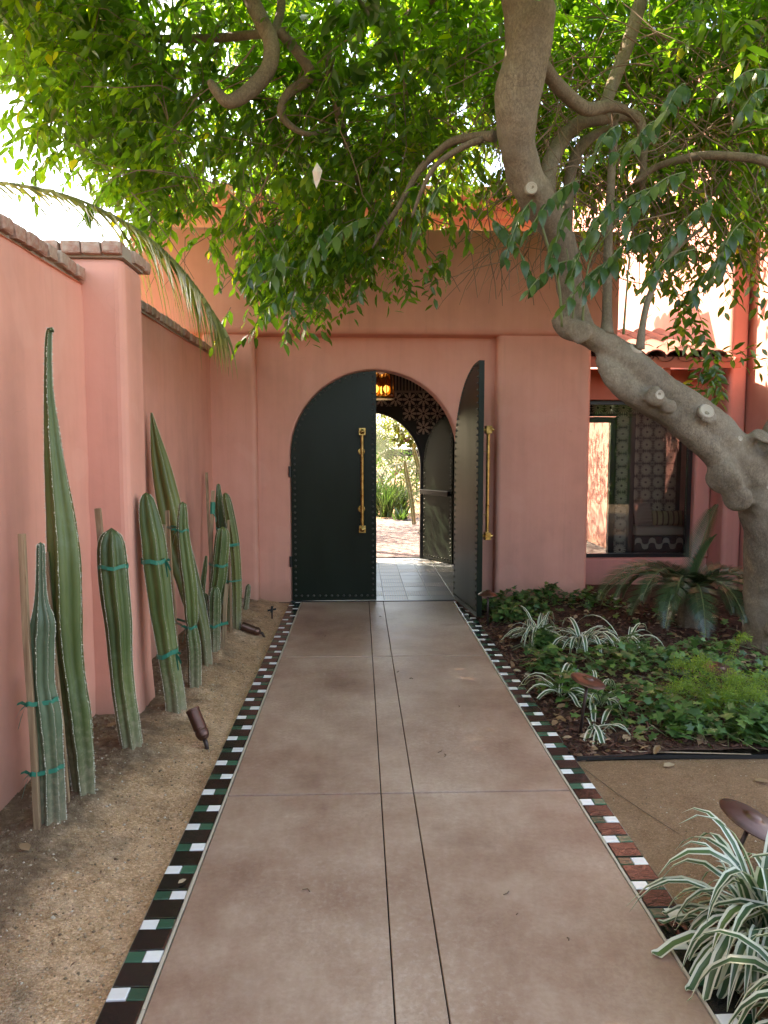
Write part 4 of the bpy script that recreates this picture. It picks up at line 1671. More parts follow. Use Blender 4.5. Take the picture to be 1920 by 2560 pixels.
def sprays(clumps, brighter, n_spray, n_leaf, rad, leaf_len, twigs, center, seed):
    r = np.random.default_rng(seed)
    Pp, Dd, Nn, Ss, Ww, Tt = [], [], [], [], [], []
    center = np.array(center)
    for c in clumps:
        c = np.array(c)
        out = c - center
        out /= np.linalg.norm(out) + 1e-6
        ctint = r.normal(0, .10)
        for _ in range(n_spray):
            s = c + r.normal(0, rad * .42, 3)
            d = out * .5 + r.normal(0, .6, 3) + np.array((0, 0, -.25))
            d /= np.linalg.norm(d)
            L = r.uniform(.26, .46)
            pts = []
            p = s.copy()
            k = n_leaf
            for i in range(k + 1):
                pts.append(p.copy())
                d = d + np.array((0, 0, -.055)) + r.normal(0, .05, 3)
                d /= np.linalg.norm(d)
                p = p + d * L / k
            twigs.append((pts[0], pts[len(pts) // 2], pts[-1]))
            side = np.cross(d, (0, 0, 1))
            side /= np.linalg.norm(side) + 1e-6
            for i in range(1, k + 1):
                sg = 1 if i % 2 else -1
                ld = d * .75 + side * sg * r.uniform(.5, 1.0) + np.array((0, 0, -.35)) + r.normal(0, .22, 3)
                Pp.append(pts[i])
                Dd.append(ld)
                Nn.append(np.array((0, 0, 1.0)) + r.normal(0, .38, 3))
                Ss.append(leaf_len * r.uniform(.5, 1.3))
                Ww.append(r.uniform(.8, 1.15))
                Tt.append(.42 + brighter + ctint + r.normal(0, .16) + (.25 if r.random() < .05 else 0))
    V, F = leaves_arrays(np.array(Pp), np.array(Dd), np.array(Nn), np.array(Ss), np.array(Ww))
    return V, F, np.repeat(np.clip(Tt, 0, 1), 8)


CLUMPS_NEAR = [(-2.19,6.39,5.36),(-2.54,6.41,5.45),(0.18,6.81,5.34),(-1.74,5.52,4.69),(0.31,6.13,5.03),(-0.47,6.41,3.76),(0.75,7.02,5.85),(-0.23,5.73,4.07),(-1.42,8.0,6.39),(0.6,6.1,4.13),(1.01,7.85,4.8),(0.55,6.44,4.38),(-0.52,5.68,4.21),(-3.35,7.08,5.91),(-2.1,6.61,4.35),(-2.17,5.81,4.29),(-0.42,6.27,4.89),(0.09,6.88,5.09),(0.67,5.38,4.82),(-2.06,5.33,3.96),(-0.15,6.54,3.35),(-4.0,8.1,5.76),(0.27,8.03,5.4),(-0.45,5.68,3.3),(-2.12,5.61,4.12),(-1.47,5.33,4.94),(-1.41,5.49,4.42),(1.05,5.82,4.32),(-2.64,5.71,5.05),(-0.19,5.32,4.66),(-1.37,8.19,5.99),(-1.13,6.43,5.05),(0.39,5.29,3.9),(-1.93,5.82,4.7),(-3.24,7.98,6.46),(-0.69,5.82,2.92),(0.94,7.57,4.42),(0.06,5.48,3.98),(-2.12,7.6,4.39),(-0.38,5.99,3.4),(-0.3,5.65,3.61),(-0.24,5.7,5.08),(-0.5,7.44,4.62),(0.74,5.21,4.46),(1.07,7.83,6.58),(-0.72,5.56,3.12),(-0.32,7.88,5.57),(0.22,6.78,4.63),(-0.53,6.29,5.24),(0.14,5.23,3.81),(-1.94,6.66,5.18),(0.93,5.54,4.93),(-0.47,5.97,3.22),(0.27,7.84,6.4),(-2.87,7.71,5.53),(-2.56,6.68,5.41),(-2.19,7.91,4.88),(-0.07,6.13,5.49),(-0.96,7.35,4.82),(-1.01,5.94,5.18),(0.64,7.5,5.32),(-0.23,6.14,3.98),(1.04,7.93,5.18),(0.27,6.53,4.13),(-1.46,5.6,3.63),(-3.42,7.63,5.96),(-1.58,6.25,4.09),(-0.48,6.41,5.43),(1.05,7.16,5.67),(-1.49,5.27,4.28),(-1.33,8.01,4.83),(-0.24,6.1,3.62),(0.58,7.98,5.73),(-1.81,7.89,4.69),(-0.1,5.89,4.61),(-2.34,8.19,4.71),(0.78,6.4,4.66),(0.41,6.43,4.97),(-3.38,6.82,5.38),(-0.48,5.47,4.38),(-2.62,7.99,5.93),(-2.46,6.1,4.85),(1.18,7.57,5.96),(-0.28,8.08,4.96),(-1.87,5.67,3.97),(-2.68,6.15,5.38),(-3.43,8.18,6.55),(-0.05,7.28,4.59),(-0.03,6.71,4.37),(-0.97,5.7,5.05),(0.66,6.37,5.01),(-0.2,5.73,3.21),(-1.27,5.28,4.03),(0.84,8.08,6.71),(-3.1,7.75,6.0),(0.46,6.86,5.34),(-1.0,5.54,3.48),(1.15,7.74,5.37),(0.41,5.52,3.8),(-0.45,5.7,3.08),(-0.56,7.7,5.45),(0.81,7.3,4.3),(-0.72,8.16,5.05),(-1.92,7.34,6.0),(-1.15,6.99,4.49),(-0.18,8.14,6.41),(0.58,7.07,4.32),(-3.21,7.87,5.43),(0.08,5.69,3.31),(-1.28,5.3,3.65),(0.25,5.87,3.65),(-3.01,7.86,6.5),(1.08,7.47,5.55),(-1.77,7.73,4.53),(-1.73,5.97,3.87),(-0.91,5.99,5.32),(-2.27,5.83,5.05),(0.64,5.54,4.01),(-2.24,8.17,5.28),(-3.03,7.73,5.72),(-2.2,7.18,4.49),(0.98,7.74,6.33),(-2.02,5.3,4.49),(-2.31,8.15,5.68),(-0.7,8.17,5.6),(-3.13,8.07,6.0),(1.4,7.91,6.5),(-0.11,6.4,3.93),(-2.44,5.61,4.67),(-1.21,6.82,4.42),(0.42,5.35,3.34),(-2.37,5.92,4.8),(-0.77,7.07,5.54),(-1.98,7.32,5.16),(0.96,6.25,5.12),(0.95,5.28,4.52),(-0.04,5.62,4.28),(-1.56,6.27,4.39),(-1.04,5.29,4.65),(-2.94,6.88,5.11),(0.96,8.12,5.21),(-0.99,7.04,5.56),(-0.68,7.37,4.5),(0.27,5.33,4.7),(-2.48,6.5,4.95),(-1.68,5.71,3.73),(-2.25,6.81,4.98),(-1.02,7.79,5.4),(0.9,8.16,4.85),(-0.7,7.66,6.32),(0.83,8.03,6.48),(0.27,6.83,4.28),(-2.14,6.63,5.62),(0.65,6.62,5.27),(-1.62,5.21,4.0),(0.53,6.5,5.56),(1.01,7.74,5.67),(-3.0,6.07,5.39),(-0.82,5.48,4.13),(-0.39,6.12,3.82),(-1.13,7.27,4.6),(-3.08,7.49,6.0),(-1.71,6.03,4.58),(-0.7,7.12,5.79),(-0.79,6.11,4.43),(-0.86,5.94,4.07),(-0.48,6.65,5.37),(-0.38,6.94,4.49),(-0.9,8.07,6.11),(-0.21,6.54,3.82),(-1.19,6.11,4.65),(-1.78,6.15,4.74),(-2.22,6.08,4.24),(-1.58,6.15,3.83),(-3.13,8.19,6.45),(-3.74,7.8,6.48),(-0.72,5.94,4.83),(-1.17,5.68,3.5),(-2.28,5.21,4.75),(1.41,7.41,5.05),(-1.43,5.3,3.47),(-0.89,8.01,5.11),(-2.17,6.06,5.34),(0.04,6.45,3.71),(-1.89,6.46,3.92),(-0.87,7.97,4.66),(-1.65,5.31,4.22),(-2.27,6.64,5.29),(0.68,6.47,4.8),(0.18,7.42,4.93),(-1.96,6.28,5.2),(-0.96,8.13,4.59),(0.21,6.56,3.65),(-2.01,7.47,4.79),(0.05,5.63,3.64),(-0.54,7.14,5.61),(-3.08,8.07,6.62),(0.54,5.33,4.34),(-0.03,5.87,3.81),(0.35,7.04,5.92),(-2.21,5.78,5.21),(0.25,5.24,4.47),(-1.2,6.92,5.02),(-0.71,6.49,3.85),(-2.58,7.79,6.22),(0.62,5.82,4.41),(-2.16,6.36,4.36),(-0.42,6.4,3.38),(-0.02,6.21,3.46),(0.76,5.63,4.95)]
CLUMPS_RIGHT = [(1.99,7.51,5.18),(2.7,6.47,3.72),(3.0,7.04,5.52),(1.97,6.54,5.79),(3.17,5.39,3.46),(3.59,5.98,3.94),(2.95,6.99,4.43),(2.63,6.34,5.53),(1.34,5.9,4.39),(3.06,7.44,5.65),(3.59,7.03,5.68),(3.3,7.61,5.78),(1.37,6.96,5.05),(2.07,6.1,3.93),(1.69,6.4,3.9),(1.49,7.23,5.69),(2.32,5.97,4.28),(1.79,6.78,5.05),(3.12,5.82,4.4),(4.0,6.89,4.3),(3.0,5.65,4.25),(1.76,7.27,4.51),(3.12,7.73,5.21),(1.57,6.85,5.06),(2.69,6.03,4.13),(2.61,6.51,5.38),(1.87,7.02,5.3),(2.38,6.68,5.5),(2.67,5.68,4.64),(2.18,5.78,3.83),(3.38,7.22,6.14),(1.3,6.24,4.47),(2.78,5.32,3.51),(2.36,6.43,4.87),(2.26,6.51,4.41),(1.92,7.78,5.26),(3.79,7.32,4.39),(2.78,7.37,5.38),(1.74,6.78,4.4),(3.4,6.68,5.78),(2.42,7.75,4.46),(1.32,6.75,4.93),(1.34,6.56,5.48),(3.42,6.39,3.86),(3.11,6.84,5.38),(1.68,6.42,5.67),(1.74,5.83,4.52),(2.8,6.26,4.66),(1.4,5.91,4.14),(3.99,7.25,5.57),(1.8,7.33,5.27),(2.61,6.43,5.08),(2.06,6.63,4.32),(3.09,7.5,4.65),(3.21,6.66,5.19),(2.92,5.96,3.43),(2.68,6.4,3.94),(3.03,5.55,4.48),(3.5,7.78,4.92),(3.6,6.12,4.62),(3.02,6.47,4.58),(1.85,6.74,5.69),(1.65,6.47,4.82),(3.65,6.28,5.5),(2.36,6.87,5.13),(2.82,6.62,4.75),(2.67,5.96,4.39),(3.33,7.13,5.15),(1.58,6.33,4.4),(2.71,6.17,3.44),(4.02,6.58,4.81),(1.48,6.03,5.41),(1.97,7.59,4.63),(3.42,6.28,5.58),(2.3,7.23,5.1),(2.69,5.43,4.7),(2.84,5.34,4.88),(1.69,7.54,4.85),(2.48,5.37,4.14),(4.25,7.46,5.07),(2.31,5.01,4.73),(4.28,6.98,4.41),(3.67,6.76,5.09),(2.91,6.35,5.57),(4.07,6.97,4.69),(3.06,7.12,4.84),(3.2,5.66,3.72),(1.97,6.64,4.05),(1.92,7.21,5.94),(2.46,5.19,3.39),(2.69,6.9,5.69),(1.98,6.88,5.45),(1.91,7.29,5.58),(2.22,7.34,5.53),(3.26,7.52,4.2),(3.53,5.98,5.29),(2.86,7.52,5.67),(2.12,5.85,3.34),(2.8,7.35,4.64),(2.53,6.32,3.56),(2.07,6.1,5.1),(2.44,6.1,3.88),(3.01,5.38,5.04),(2.9,6.32,4.45),(2.59,7.2,4.69),(2.42,7.43,4.3),(1.74,6.69,5.49),(3.44,6.79,5.48),(2.63,7.41,6.02),(1.94,7.54,6.12),(1.9,6.52,5.18),(2.85,5.79,4.93),(3.35,7.25,4.68),(1.45,7.03,5.4),(2.47,6.62,5.05),(3.66,6.94,4.39),(2.47,5.97,4.74),(2.86,6.46,5.26),(2.59,6.19,5.12),(1.67,7.44,5.44),(1.76,5.98,4.86),(2.74,6.09,3.86),(1.41,6.14,3.88),(2.33,7.4,6.11),(2.95,6.88,4.88),(2.21,7.8,6.12),(2.98,6.17,4.15),(1.53,5.84,5.23),(3.06,6.28,5.12),(2.95,5.25,3.97),(2.59,7.27,5.28),(3.12,5.25,4.47),(3.46,6.07,4.26),(4.39,7.24,4.33),(3.03,6.26,3.83)]
CLUMPS_TOP = [(1.62,8.0,7.43),(3.95,5.91,5.98),(-1.12,3.63,7.45),(1.5,6.89,6.53),(-4.44,4.08,5.52),(4.67,6.0,5.57),(1.92,3.4,5.76),(2.55,2.09,6.56),(0.95,8.45,6.94),(3.63,4.71,4.82),(-2.44,6.97,6.45),(-0.14,4.34,5.36),(4.99,4.95,7.47),(0.61,4.99,5.09),(0.39,4.51,6.62),(-2.94,2.32,7.2),(0.62,3.53,6.58),(4.54,4.4,5.86),(1.86,4.47,5.58),(3.4,3.25,7.23),(2.98,2.37,6.89),(-5.06,5.66,6.9),(2.07,2.83,5.53),(2.71,4.42,5.78),(2.53,6.22,5.68),(-4.27,6.69,7.18),(0.08,3.05,7.11),(-3.52,2.05,6.25),(4.29,2.74,5.99),(-5.22,3.5,6.02),(-0.77,3.96,5.18),(-2.62,3.43,4.61),(-0.64,6.74,7.19),(-4.18,3.41,7.18),(4.54,3.03,4.97),(3.32,2.86,6.5),(4.21,2.51,5.35),(0.48,1.18,6.02),(0.55,3.96,6.77),(1.5,5.15,7.01),(-4.0,1.93,5.31),(-3.66,7.68,7.12),(3.9,3.63,7.12),(4.31,6.65,7.1),(1.7,0.6,5.45),(-2.79,4.74,6.2),(4.13,2.58,7.52),(0.57,5.78,5.23),(-4.52,5.34,5.23),(-0.58,3.57,4.78),(-3.2,5.41,5.68),(-3.58,7.04,6.15),(-3.9,4.33,5.25),(-4.06,5.89,6.01),(-2.22,4.41,4.84),(-0.58,5.04,7.39),(-0.2,5.0,6.53),(-2.21,8.04,6.67),(2.08,8.32,7.46),(2.86,3.43,7.55),(4.43,4.83,6.29),(0.75,4.81,7.0),(4.85,3.18,5.73),(-4.0,1.73,5.7),(-1.95,2.2,7.03),(-1.12,4.96,5.43),(-3.62,2.97,5.22),(2.28,7.09,6.88),(-2.4,3.21,7.42),(2.65,4.05,5.1),(-0.51,2.11,5.53),(-1.71,3.99,5.49),(-2.4,3.35,5.94),(3.56,4.06,5.71),(1.63,3.4,4.46),(-3.17,5.0,6.75),(-3.22,3.37,7.23),(-2.61,3.65,6.33),(2.99,2.44,6.29),(-0.26,4.78,7.13),(-4.05,2.58,7.49),(-2.14,5.16,6.89),(-0.14,1.1,5.82),(-1.38,7.79,6.75),(0.98,1.83,5.98),(-1.11,4.51,5.98),(-4.16,5.16,4.46),(4.13,5.06,5.25),(4.34,5.15,4.44),(2.09,0.93,5.29),(0.48,5.78,7.45),(3.09,1.93,6.16),(-4.43,6.13,5.77),(1.36,1.04,5.98),(-0.92,0.84,6.51),(4.79,6.48,7.48),(-4.49,5.62,6.26),(-4.58,5.57,7.13),(3.08,4.26,6.1),(1.25,3.55,6.83),(-5.22,4.54,7.36),(-3.68,6.12,6.85),(-5.09,2.57,6.12),(3.9,1.88,7.07),(0.84,1.68,5.3),(3.0,1.41,6.14),(-4.61,6.95,6.45),(-4.22,7.56,6.48),(1.26,1.12,7.04),(0.64,3.47,5.84),(-2.54,4.57,7.23),(-3.54,6.15,6.23),(0.29,4.02,5.34),(-1.56,4.18,6.63),(-2.73,5.11,4.77),(-5.07,5.44,6.2),(4.02,7.37,7.45),(-2.3,1.01,6.89),(2.0,2.45,5.99),(3.25,5.73,7.06),(-4.97,6.71,5.0),(-2.11,5.7,6.92),(1.21,4.55,6.12),(0.84,2.2,5.59),(-0.97,1.36,5.78),(-3.27,4.24,4.87),(0.26,1.29,5.65),(-4.02,5.93,5.52),(1.75,6.95,7.43),(0.36,6.34,7.44),(2.6,4.68,4.66),(4.05,3.6,4.9),(-2.0,0.72,7.32),(-2.27,5.49,5.58),(-1.97,7.11,6.87),(3.96,4.2,5.56),(1.0,6.08,6.06),(0.64,3.12,4.56),(-3.05,3.79,4.55),(-4.5,4.63,5.69),(-4.93,3.02,5.12),(3.5,7.91,7.21),(3.91,4.33,5.12),(1.13,2.29,7.35),(1.82,4.84,6.9),(-4.34,2.27,6.58),(-4.53,3.72,6.67),(-4.04,3.72,6.64),(-3.34,2.97,6.05),(3.45,4.66,7.13),(-0.48,1.38,7.26),(-0.91,1.56,6.21),(-0.9,0.52,5.37),(-4.15,3.68,5.43),(-5.22,3.54,5.53),(-2.12,2.0,5.4),(0.54,2.48,7.44),(-5.27,4.54,6.09),(-5.32,3.58,6.89),(-1.92,1.21,5.84),(-1.1,6.23,6.27),(-0.63,5.79,6.15),(-0.45,3.34,6.21),(-1.93,3.53,4.62),(2.11,3.21,6.19),(0.09,7.44,6.74),(2.28,7.97,7.1),(-3.52,2.74,6.84),(2.45,2.57,6.78),(3.09,2.61,7.27),(0.95,1.02,5.67),(-1.93,2.07,6.41),(-2.78,3.03,5.54),(1.78,2.33,6.64),(-1.54,7.16,6.35),(2.27,1.23,6.07),(0.43,1.94,5.77),(3.97,3.84,5.98),(-2.06,5.97,6.01),(-1.46,4.75,6.4),(-2.97,2.52,6.11),(-2.57,5.2,6.56),(-2.55,5.33,7.24),(-2.49,0.75,5.36),(0.09,2.41,7.48),(3.81,5.43,5.26),(-1.48,1.09,6.78),(1.16,6.02,6.52),(-0.55,4.5,5.58),(-2.48,1.11,6.3),(-1.37,6.22,6.98),(0.04,4.99,4.71),(1.29,2.57,6.39),(2.26,5.64,6.92),(-1.95,2.81,5.31),(-2.06,4.51,7.32),(-3.36,6.87,6.61),(-1.04,5.28,6.51),(-0.85,2.74,7.2),(-2.61,5.81,6.85),(0.67,2.39,6.24),(-2.63,6.49,7.23),(2.23,0.83,6.72),(0.52,2.55,5.74),(-5.28,4.76,5.21),(1.29,6.5,7.47),(3.76,5.41,6.45),(-1.83,3.12,4.64),(2.49,5.29,7.56),(-3.05,2.48,5.3),(-1.55,1.01,5.48),(0.3,0.94,6.4),(3.92,5.2,6.79),(-2.87,5.77,5.18),(-3.37,5.26,7.59),(-3.74,4.29,4.46),(-3.54,7.01,7.4),(-2.71,2.82,4.72),(-2.3,4.4,6.92),(-4.57,2.46,7.07),(-3.46,2.59,5.39),(-4.38,5.08,5.54),(-4.53,6.44,5.23),(3.32,6.74,6.32),(-1.15,0.7,5.67),(3.15,6.8,7.33),(-0.13,7.39,6.26),(2.22,1.49,5.57),(-1.66,2.77,5.88),(4.23,4.72,4.78),(2.04,3.16,6.96),(0.62,1.43,6.65),(-1.49,5.15,5.96),(1.84,1.19,5.85),(-4.66,5.08,6.99),(1.21,4.71,6.85),(2.44,5.47,6.16),(4.78,3.1,6.99),(2.63,8.05,7.57),(-0.77,2.88,4.68)]  # crown out of view, put in to shade the ground
CLUMPS_TOP += [(-2.87,5.52,6.13),(-4.03,5.46,6.38),(-4.46,4.94,7.15),(-2.28,4.12,5.61),(-4.5,8.3,6.89),(-1.66,4.48,5.36),(-3.48,6.64,7.66),(-5.0,5.36,7.15),(-2.96,5.13,5.1),(-1.67,4.38,6.13),(-4.54,4.83,7.41),(-2.11,5.64,6.38),(-3.74,5.18,7.15),(-4.74,8.36,6.89),(-5.34,7.96,7.66),(-2.08,3.76,5.36),(-1.68,5.13,4.85),(-4.03,5.46,6.38),(-4.74,6.8,6.89),(-4.64,8.84,7.15),(-3.42,5.08,5.61),(-4.03,5.46,6.38),(-4.96,5.07,7.41),(-4.03,5.46,6.38),(-4.44,5.72,6.89),(-4.03,5.46,6.38),(-3.63,5.21,5.87),(-3.83,5.34,6.13),(-5.04,6.1,7.66),(-4.7,5.84,7.15),(-1.8,3.88,5.61)]  # more unseen clumps added along sun rays to stop patches on the path
CLUMPS_TOP += [(-2.07,4.85,5.87),(-4.42,4.77,7.41),(-2.69,5.04,6.13),(-3.0,5.2,7.66),(-3.04,6.45,7.41),(-2.55,4.13,5.87),(-5.22,8.62,7.66),(-3.12,5.72,6.89),(-3.84,4.18,5.61),(-2.9,4.11,5.1),(-3.22,5.62,5.36)]  # last unseen clumps added against remaining sun patches


tree = thing('shade_tree', 'large leafy tree with a twisted grey trunk arching over the path', 'tree', (3.18, 5.3, 0))


def tubes_to_mesh(lines, seg=14, sub=5, rough=0.0):
    b = MB()
    for ln in lines:
        S = spline(ln, sub)
        b.tube([s[:3] for s in S], [s[3] for s in S], seg)
    return b


TRUNK = [(3.198, 5.3, -0.147, 0.239), (3.17, 5.3, 0.0, 0.204), (3.155, 5.3, 0.219, 0.178), (3.084, 5.25, 0.661, 0.15), (3.013, 5.2, 1.055, 0.141), (2.86, 5.15, 1.4, 0.151), (2.56, 5.1, 1.715, 0.134), (2.238, 5.05, 1.926, 0.124), (1.978, 5.0, 2.105, 0.114), (1.78, 5.0, 2.265, 0.098), (1.562, 4.95, 2.361, 0.084), (1.43, 4.95, 2.43, 0.083), (1.372, 4.95, 2.5, 0.06)]
LOBE = [(1.66, 4.98, 2.21, 0.039), (1.774, 4.96, 2.075, 0.083), (1.966, 4.97, 1.915, 0.095), (2.225, 5.03, 1.79, 0.088), (2.538, 5.05, 1.548, 0.088), (2.66, 5.05, 1.365, 0.095), (2.8, 5.1, 1.15, 0.071)]
UP = [(1.56, 5.0, 2.4, 0.094), (1.5, 5.0, 2.52, 0.096), (1.463, 5.0, 2.689, 0.092), (1.389, 4.95, 2.925, 0.098), (1.263, 4.85, 3.106, 0.112), (1.101, 4.7, 3.25, 0.12), (1.015, 4.6, 3.389, 0.119), (0.967, 4.5, 3.54, 0.125), (0.968, 4.45, 3.705, 0.131), (1.008, 4.4, 3.917, 0.142), (1.004, 4.35, 4.122, 0.144), (0.931, 4.3, 4.392, 0.144), (0.804, 4.3, 4.883, 0.134), (0.919, 4.4, 5.701, 0.111)]
STUB = [(2.973, 5.15, 1.436, .167), (3.133, 5.2, 1.64, .156), (3.354, 5.3, 1.989, .145), (3.463, 5.4, 2.52, .126), (3.346, 5.5, 3.232, .122), (3.367, 5.5, 4.249, .107), (3.527, 5.5, 5.238, .093)]
LIMB = [(-0.817, 5.3, 5.009, 0.052), (-0.773, 5.2, 4.735, 0.054), (-0.653, 5.1, 4.454, 0.055), (-0.584, 5.05, 4.28, 0.054), (-0.602, 5.0, 4.091, 0.052), (-0.716, 4.95, 3.932, 0.051), (-0.846, 4.9, 3.833, 0.042), (-0.927, 4.9, 3.897, 0.033), (-0.971, 4.9, 3.961, 0.022)]
BR_ = [
    [(.861, 4.65, 3.534, .036), (.76, 4.75, 3.575, .028), (.629, 4.9, 3.607, .027), (.533, 5.0, 3.572, .024), (.415, 5.1, 3.487, .023), (.277, 5.2, 3.27, .02), (.182, 5.3, 3.172, .016), (.1, 5.4, 3.05, .008)],
    [(.796, 4.7, 3.54, .023), (.655, 4.75, 3.501, .02), (.497, 4.8, 3.404, .017), (.415, 4.9, 3.277, .014), (.361, 5.0, 3.144, .008)],
    [(1.06, 4.5, 3.98, .055), (1.15, 4.6, 3.931, .046), (1.295, 4.75, 3.883, .046), (1.509, 4.9, 3.827, .045), (1.683, 5.0, 3.891, .042), (1.831, 5.1, 3.924, .03), (1.985, 5.2, 3.894, .018)],
    [(1.667, 5.0, 3.875, .042), (1.811, 5.2, 4.188, .047), (1.924, 5.3, 4.446, .048), (2.053, 5.4, 4.822, .049), (2.15, 5.5, 5.207, .046), (2.348, 5.6, 5.764, .036)],
    [(1.29, 5.0, 3.15, .07), (1.33, 5.15, 3.505, .061), (1.453, 5.3, 3.77, .059), (1.616, 5.35, 3.939, .052), (1.803, 5.4, 3.996, .049), (2.026, 5.4, 4.016, .042), (2.1, 5.4, 3.853, .035), (2.103, 5.4, 3.49, .02)],
    [(1.45, 5.1, 3.0, .05), (1.555, 5.4, 3.533, .042), (1.626, 5.45, 3.768, .043), (1.752, 5.5, 3.907, .036), (1.96, 5.6, 4.037, .02)],
    [(2.0, 5.3, 3.5, .02), (2.129, 5.2, 3.579, .024), (2.318, 5.0, 3.573, .029), (2.509, 4.9, 3.536, .029), (2.678, 4.8, 3.469, .031), (2.87, 4.8, 3.376, .031), (3.2, 4.85, 3.3, .03)],
    [(1.715, 4.97, 2.36, .052), (1.722, 4.99, 2.48, .037), (1.738, 5.05, 2.766, .033), (1.755, 5.1, 3.096, .032), (1.802, 5.2, 3.606, .029), (1.818, 5.2, 3.923, .025)],
    [(1.945, 4.95, 2.26, .034), (1.955, 4.95, 2.40, .025), (2.031, 5.05, 2.609, .023), (2.149, 5.15, 2.825, .022), (2.327, 5.3, 3.029, .017), (2.575, 5.4, 3.228, .012)],
    [(-.545, 5.1, 4.397, .032), (-.414, 5.2, 4.303, .038), (-.342, 5.3, 4.201, .038), (-.49, 5.3, 4.089, .035), (-.549, 5.3, 3.963, .030), (-.497, 5.35, 3.891, .024), (-.368, 5.4, 3.85, .018), (-.221, 5.5, 3.928, .01)],
    [(-.358, 5.3, 4.217, .034), (-.16, 5.7, 4.40, .032), (.02, 6.0, 4.62, .032), (.30, 5.8, 4.85, .036), (.6, 5.2, 4.75, .042), (.80, 4.7, 4.6, .05), (.93, 4.35, 4.45, .06)],
    [(-.193, 5.3, 4.329, .031), (-.206, 5.4, 4.254, .03), (-.103, 5.6, 3.906, .029), (0, 5.8, 3.641, .018)],
    [(-.595, 5.05, 4.279, .03), (-.538, 5.2, 4.559, .03), (-.514, 5.3, 4.863, .034), (-.3, 5.2, 5.3, .05), (.2, 4.9, 5.35, .07), (.85, 4.4, 5.2, .09)],
    [(-.83, 5.3, 5.0, .055), (-.6, 5.2, 5.5, .07), (0, 4.9, 5.75, .085), (.85, 4.4, 5.45, .1)],
    [(-.5, 5.3, 4.5, .03), (-1.2, 5.6, 4.6, .03), (-2.0, 5.9, 4.75, .022), (-2.7, 6.2, 4.7, .01)],
]


def knot(c, nrm, r, bulge):
    """A swelling of the trunk."""
    b = MB()
    return b.lathe([(.002, -bulge), (r * .7, -bulge * .7), (r, 0), (r * .85, bulge * .6), (r * .4, bulge), (.002, bulge * 1.05)], c, 14, axis=nrm)


wood = tubes_to_mesh([TRUNK, LOBE, UP, STUB], 18, 6)
for c, nrm, r, bu in (((2.60, 5.0, 1.36), (-.6, -.7, -.2), .15, .10), ((2.70, 5.0, 1.22), (-.4, -.8, -.3), .13, .09), ((2.02, 4.84, 1.93), (0, -1, -.1), .085, .06), ((2.12, 4.86, 1.86), (-.3, -1, -.3), .07, .05),
                      ((1.50, 4.86, 2.36), (-.3, -1, 0), .10, .05), ((2.42, 4.90, 1.80), (.2, -1, .3), .075, .03), ((2.86, 5.0, 1.66), (.2, -.6, .7), .10, .05), ((1.09, 4.58, 3.20), (.1, -1, -.2), .06, .05),
                      ((3.05, 5.06, .25), (-.6, -.8, 0), .10, .05), ((2.93, 4.98, 1.55), (.2, -1, .1), .05, .03)):
    bu *= .6
    r *= .9
    wood.lathe([(.002, -bu), (r * .7, -bu * .7), (r, 0), (r * .85, bu * .6), (r * .4, bu), (.002, bu * 1.05)], c, 14, axis=nrm)
tr_o = wood.build('trunk', M['bark'], tree)
rm = tr_o.modifiers.new('fuse', 'REMESH')
rm.mode = 'VOXEL'
rm.voxel_size = .019
sm_ = tr_o.modifiers.new('smooth', 'SMOOTH')
sm_.factor = .5
sm_.iterations = 6
bake(tr_o)
me = tr_o.data
co_ = np.empty(len(me.vertices) * 3, np.float32)
no_ = np.empty(len(me.vertices) * 3, np.float32)
me.vertices.foreach_get('co', co_)
me.vertices.foreach_get('normal', no_)
co_, no_ = co_.reshape(-1, 3), no_.reshape(-1, 3)
for i in range(len(co_)):
    p = co_[i]
    h = .022 * nz(p[0], p[1], p[2], 3.1) + .010 * nz(p[0], p[1], p[2] + 5, 9) + .004 * nz(p[0] + 3, p[1], p[2], 28)
    co_[i] = p + no_[i] * h
me.vertices.foreach_set('co', co_.ravel())
me.materials.clear()
me.materials.append(M['bark'])
me.polygons.foreach_set('use_smooth', [True] * len(me.polygons))
me.update()

bl = tubes_to_mesh([LIMB], 14, 5).build('limb', M['bark'], tree, smooth=True)
for ln in BR_:
    tubes_to_mesh([ln], 10, 5).build('branch', M['bark'], tree, smooth=True)


def scar(c, nrm, r):
    ok, hit, n_, _ = tr_o.closest_point_on_mesh(Vector(c))
    c, nrm = hit, (n_ * .8 + Vector(nrm).normalized() * .3).normalized()
    b = MB()
    b.lathe([(r * 1.2, -.03), (r * 1.12, -.002), (r * 1.0, .006), (r * .88, .003), (r * .4, .000), (.003, .000)], (0, 0, 0), 18, axis=nrm)
    s = b.build('pruning_scar', M['scar'], None, smooth=True)
    s.parent = tree
    s.matrix_parent_inverse = Matrix.Translation(-tree.location)
    s.location = c
    return s


scar((2.405, 4.872, 1.845), (.1, -1, .25), .048)
scar((1.075, 4.545, 3.19), (.25, -1, -.1), .034)
scar((2.035, 4.79, 1.935), (.2, -1, .1), .03)
scar((2.72, 4.90, 1.66), (.2, -1, .1), .018)
scar((1.93, 4.93, 2.285), (0, -.3, 1), .045)
scar((2.95, 5.0, 1.30), (-.3, -1, 0), .02)

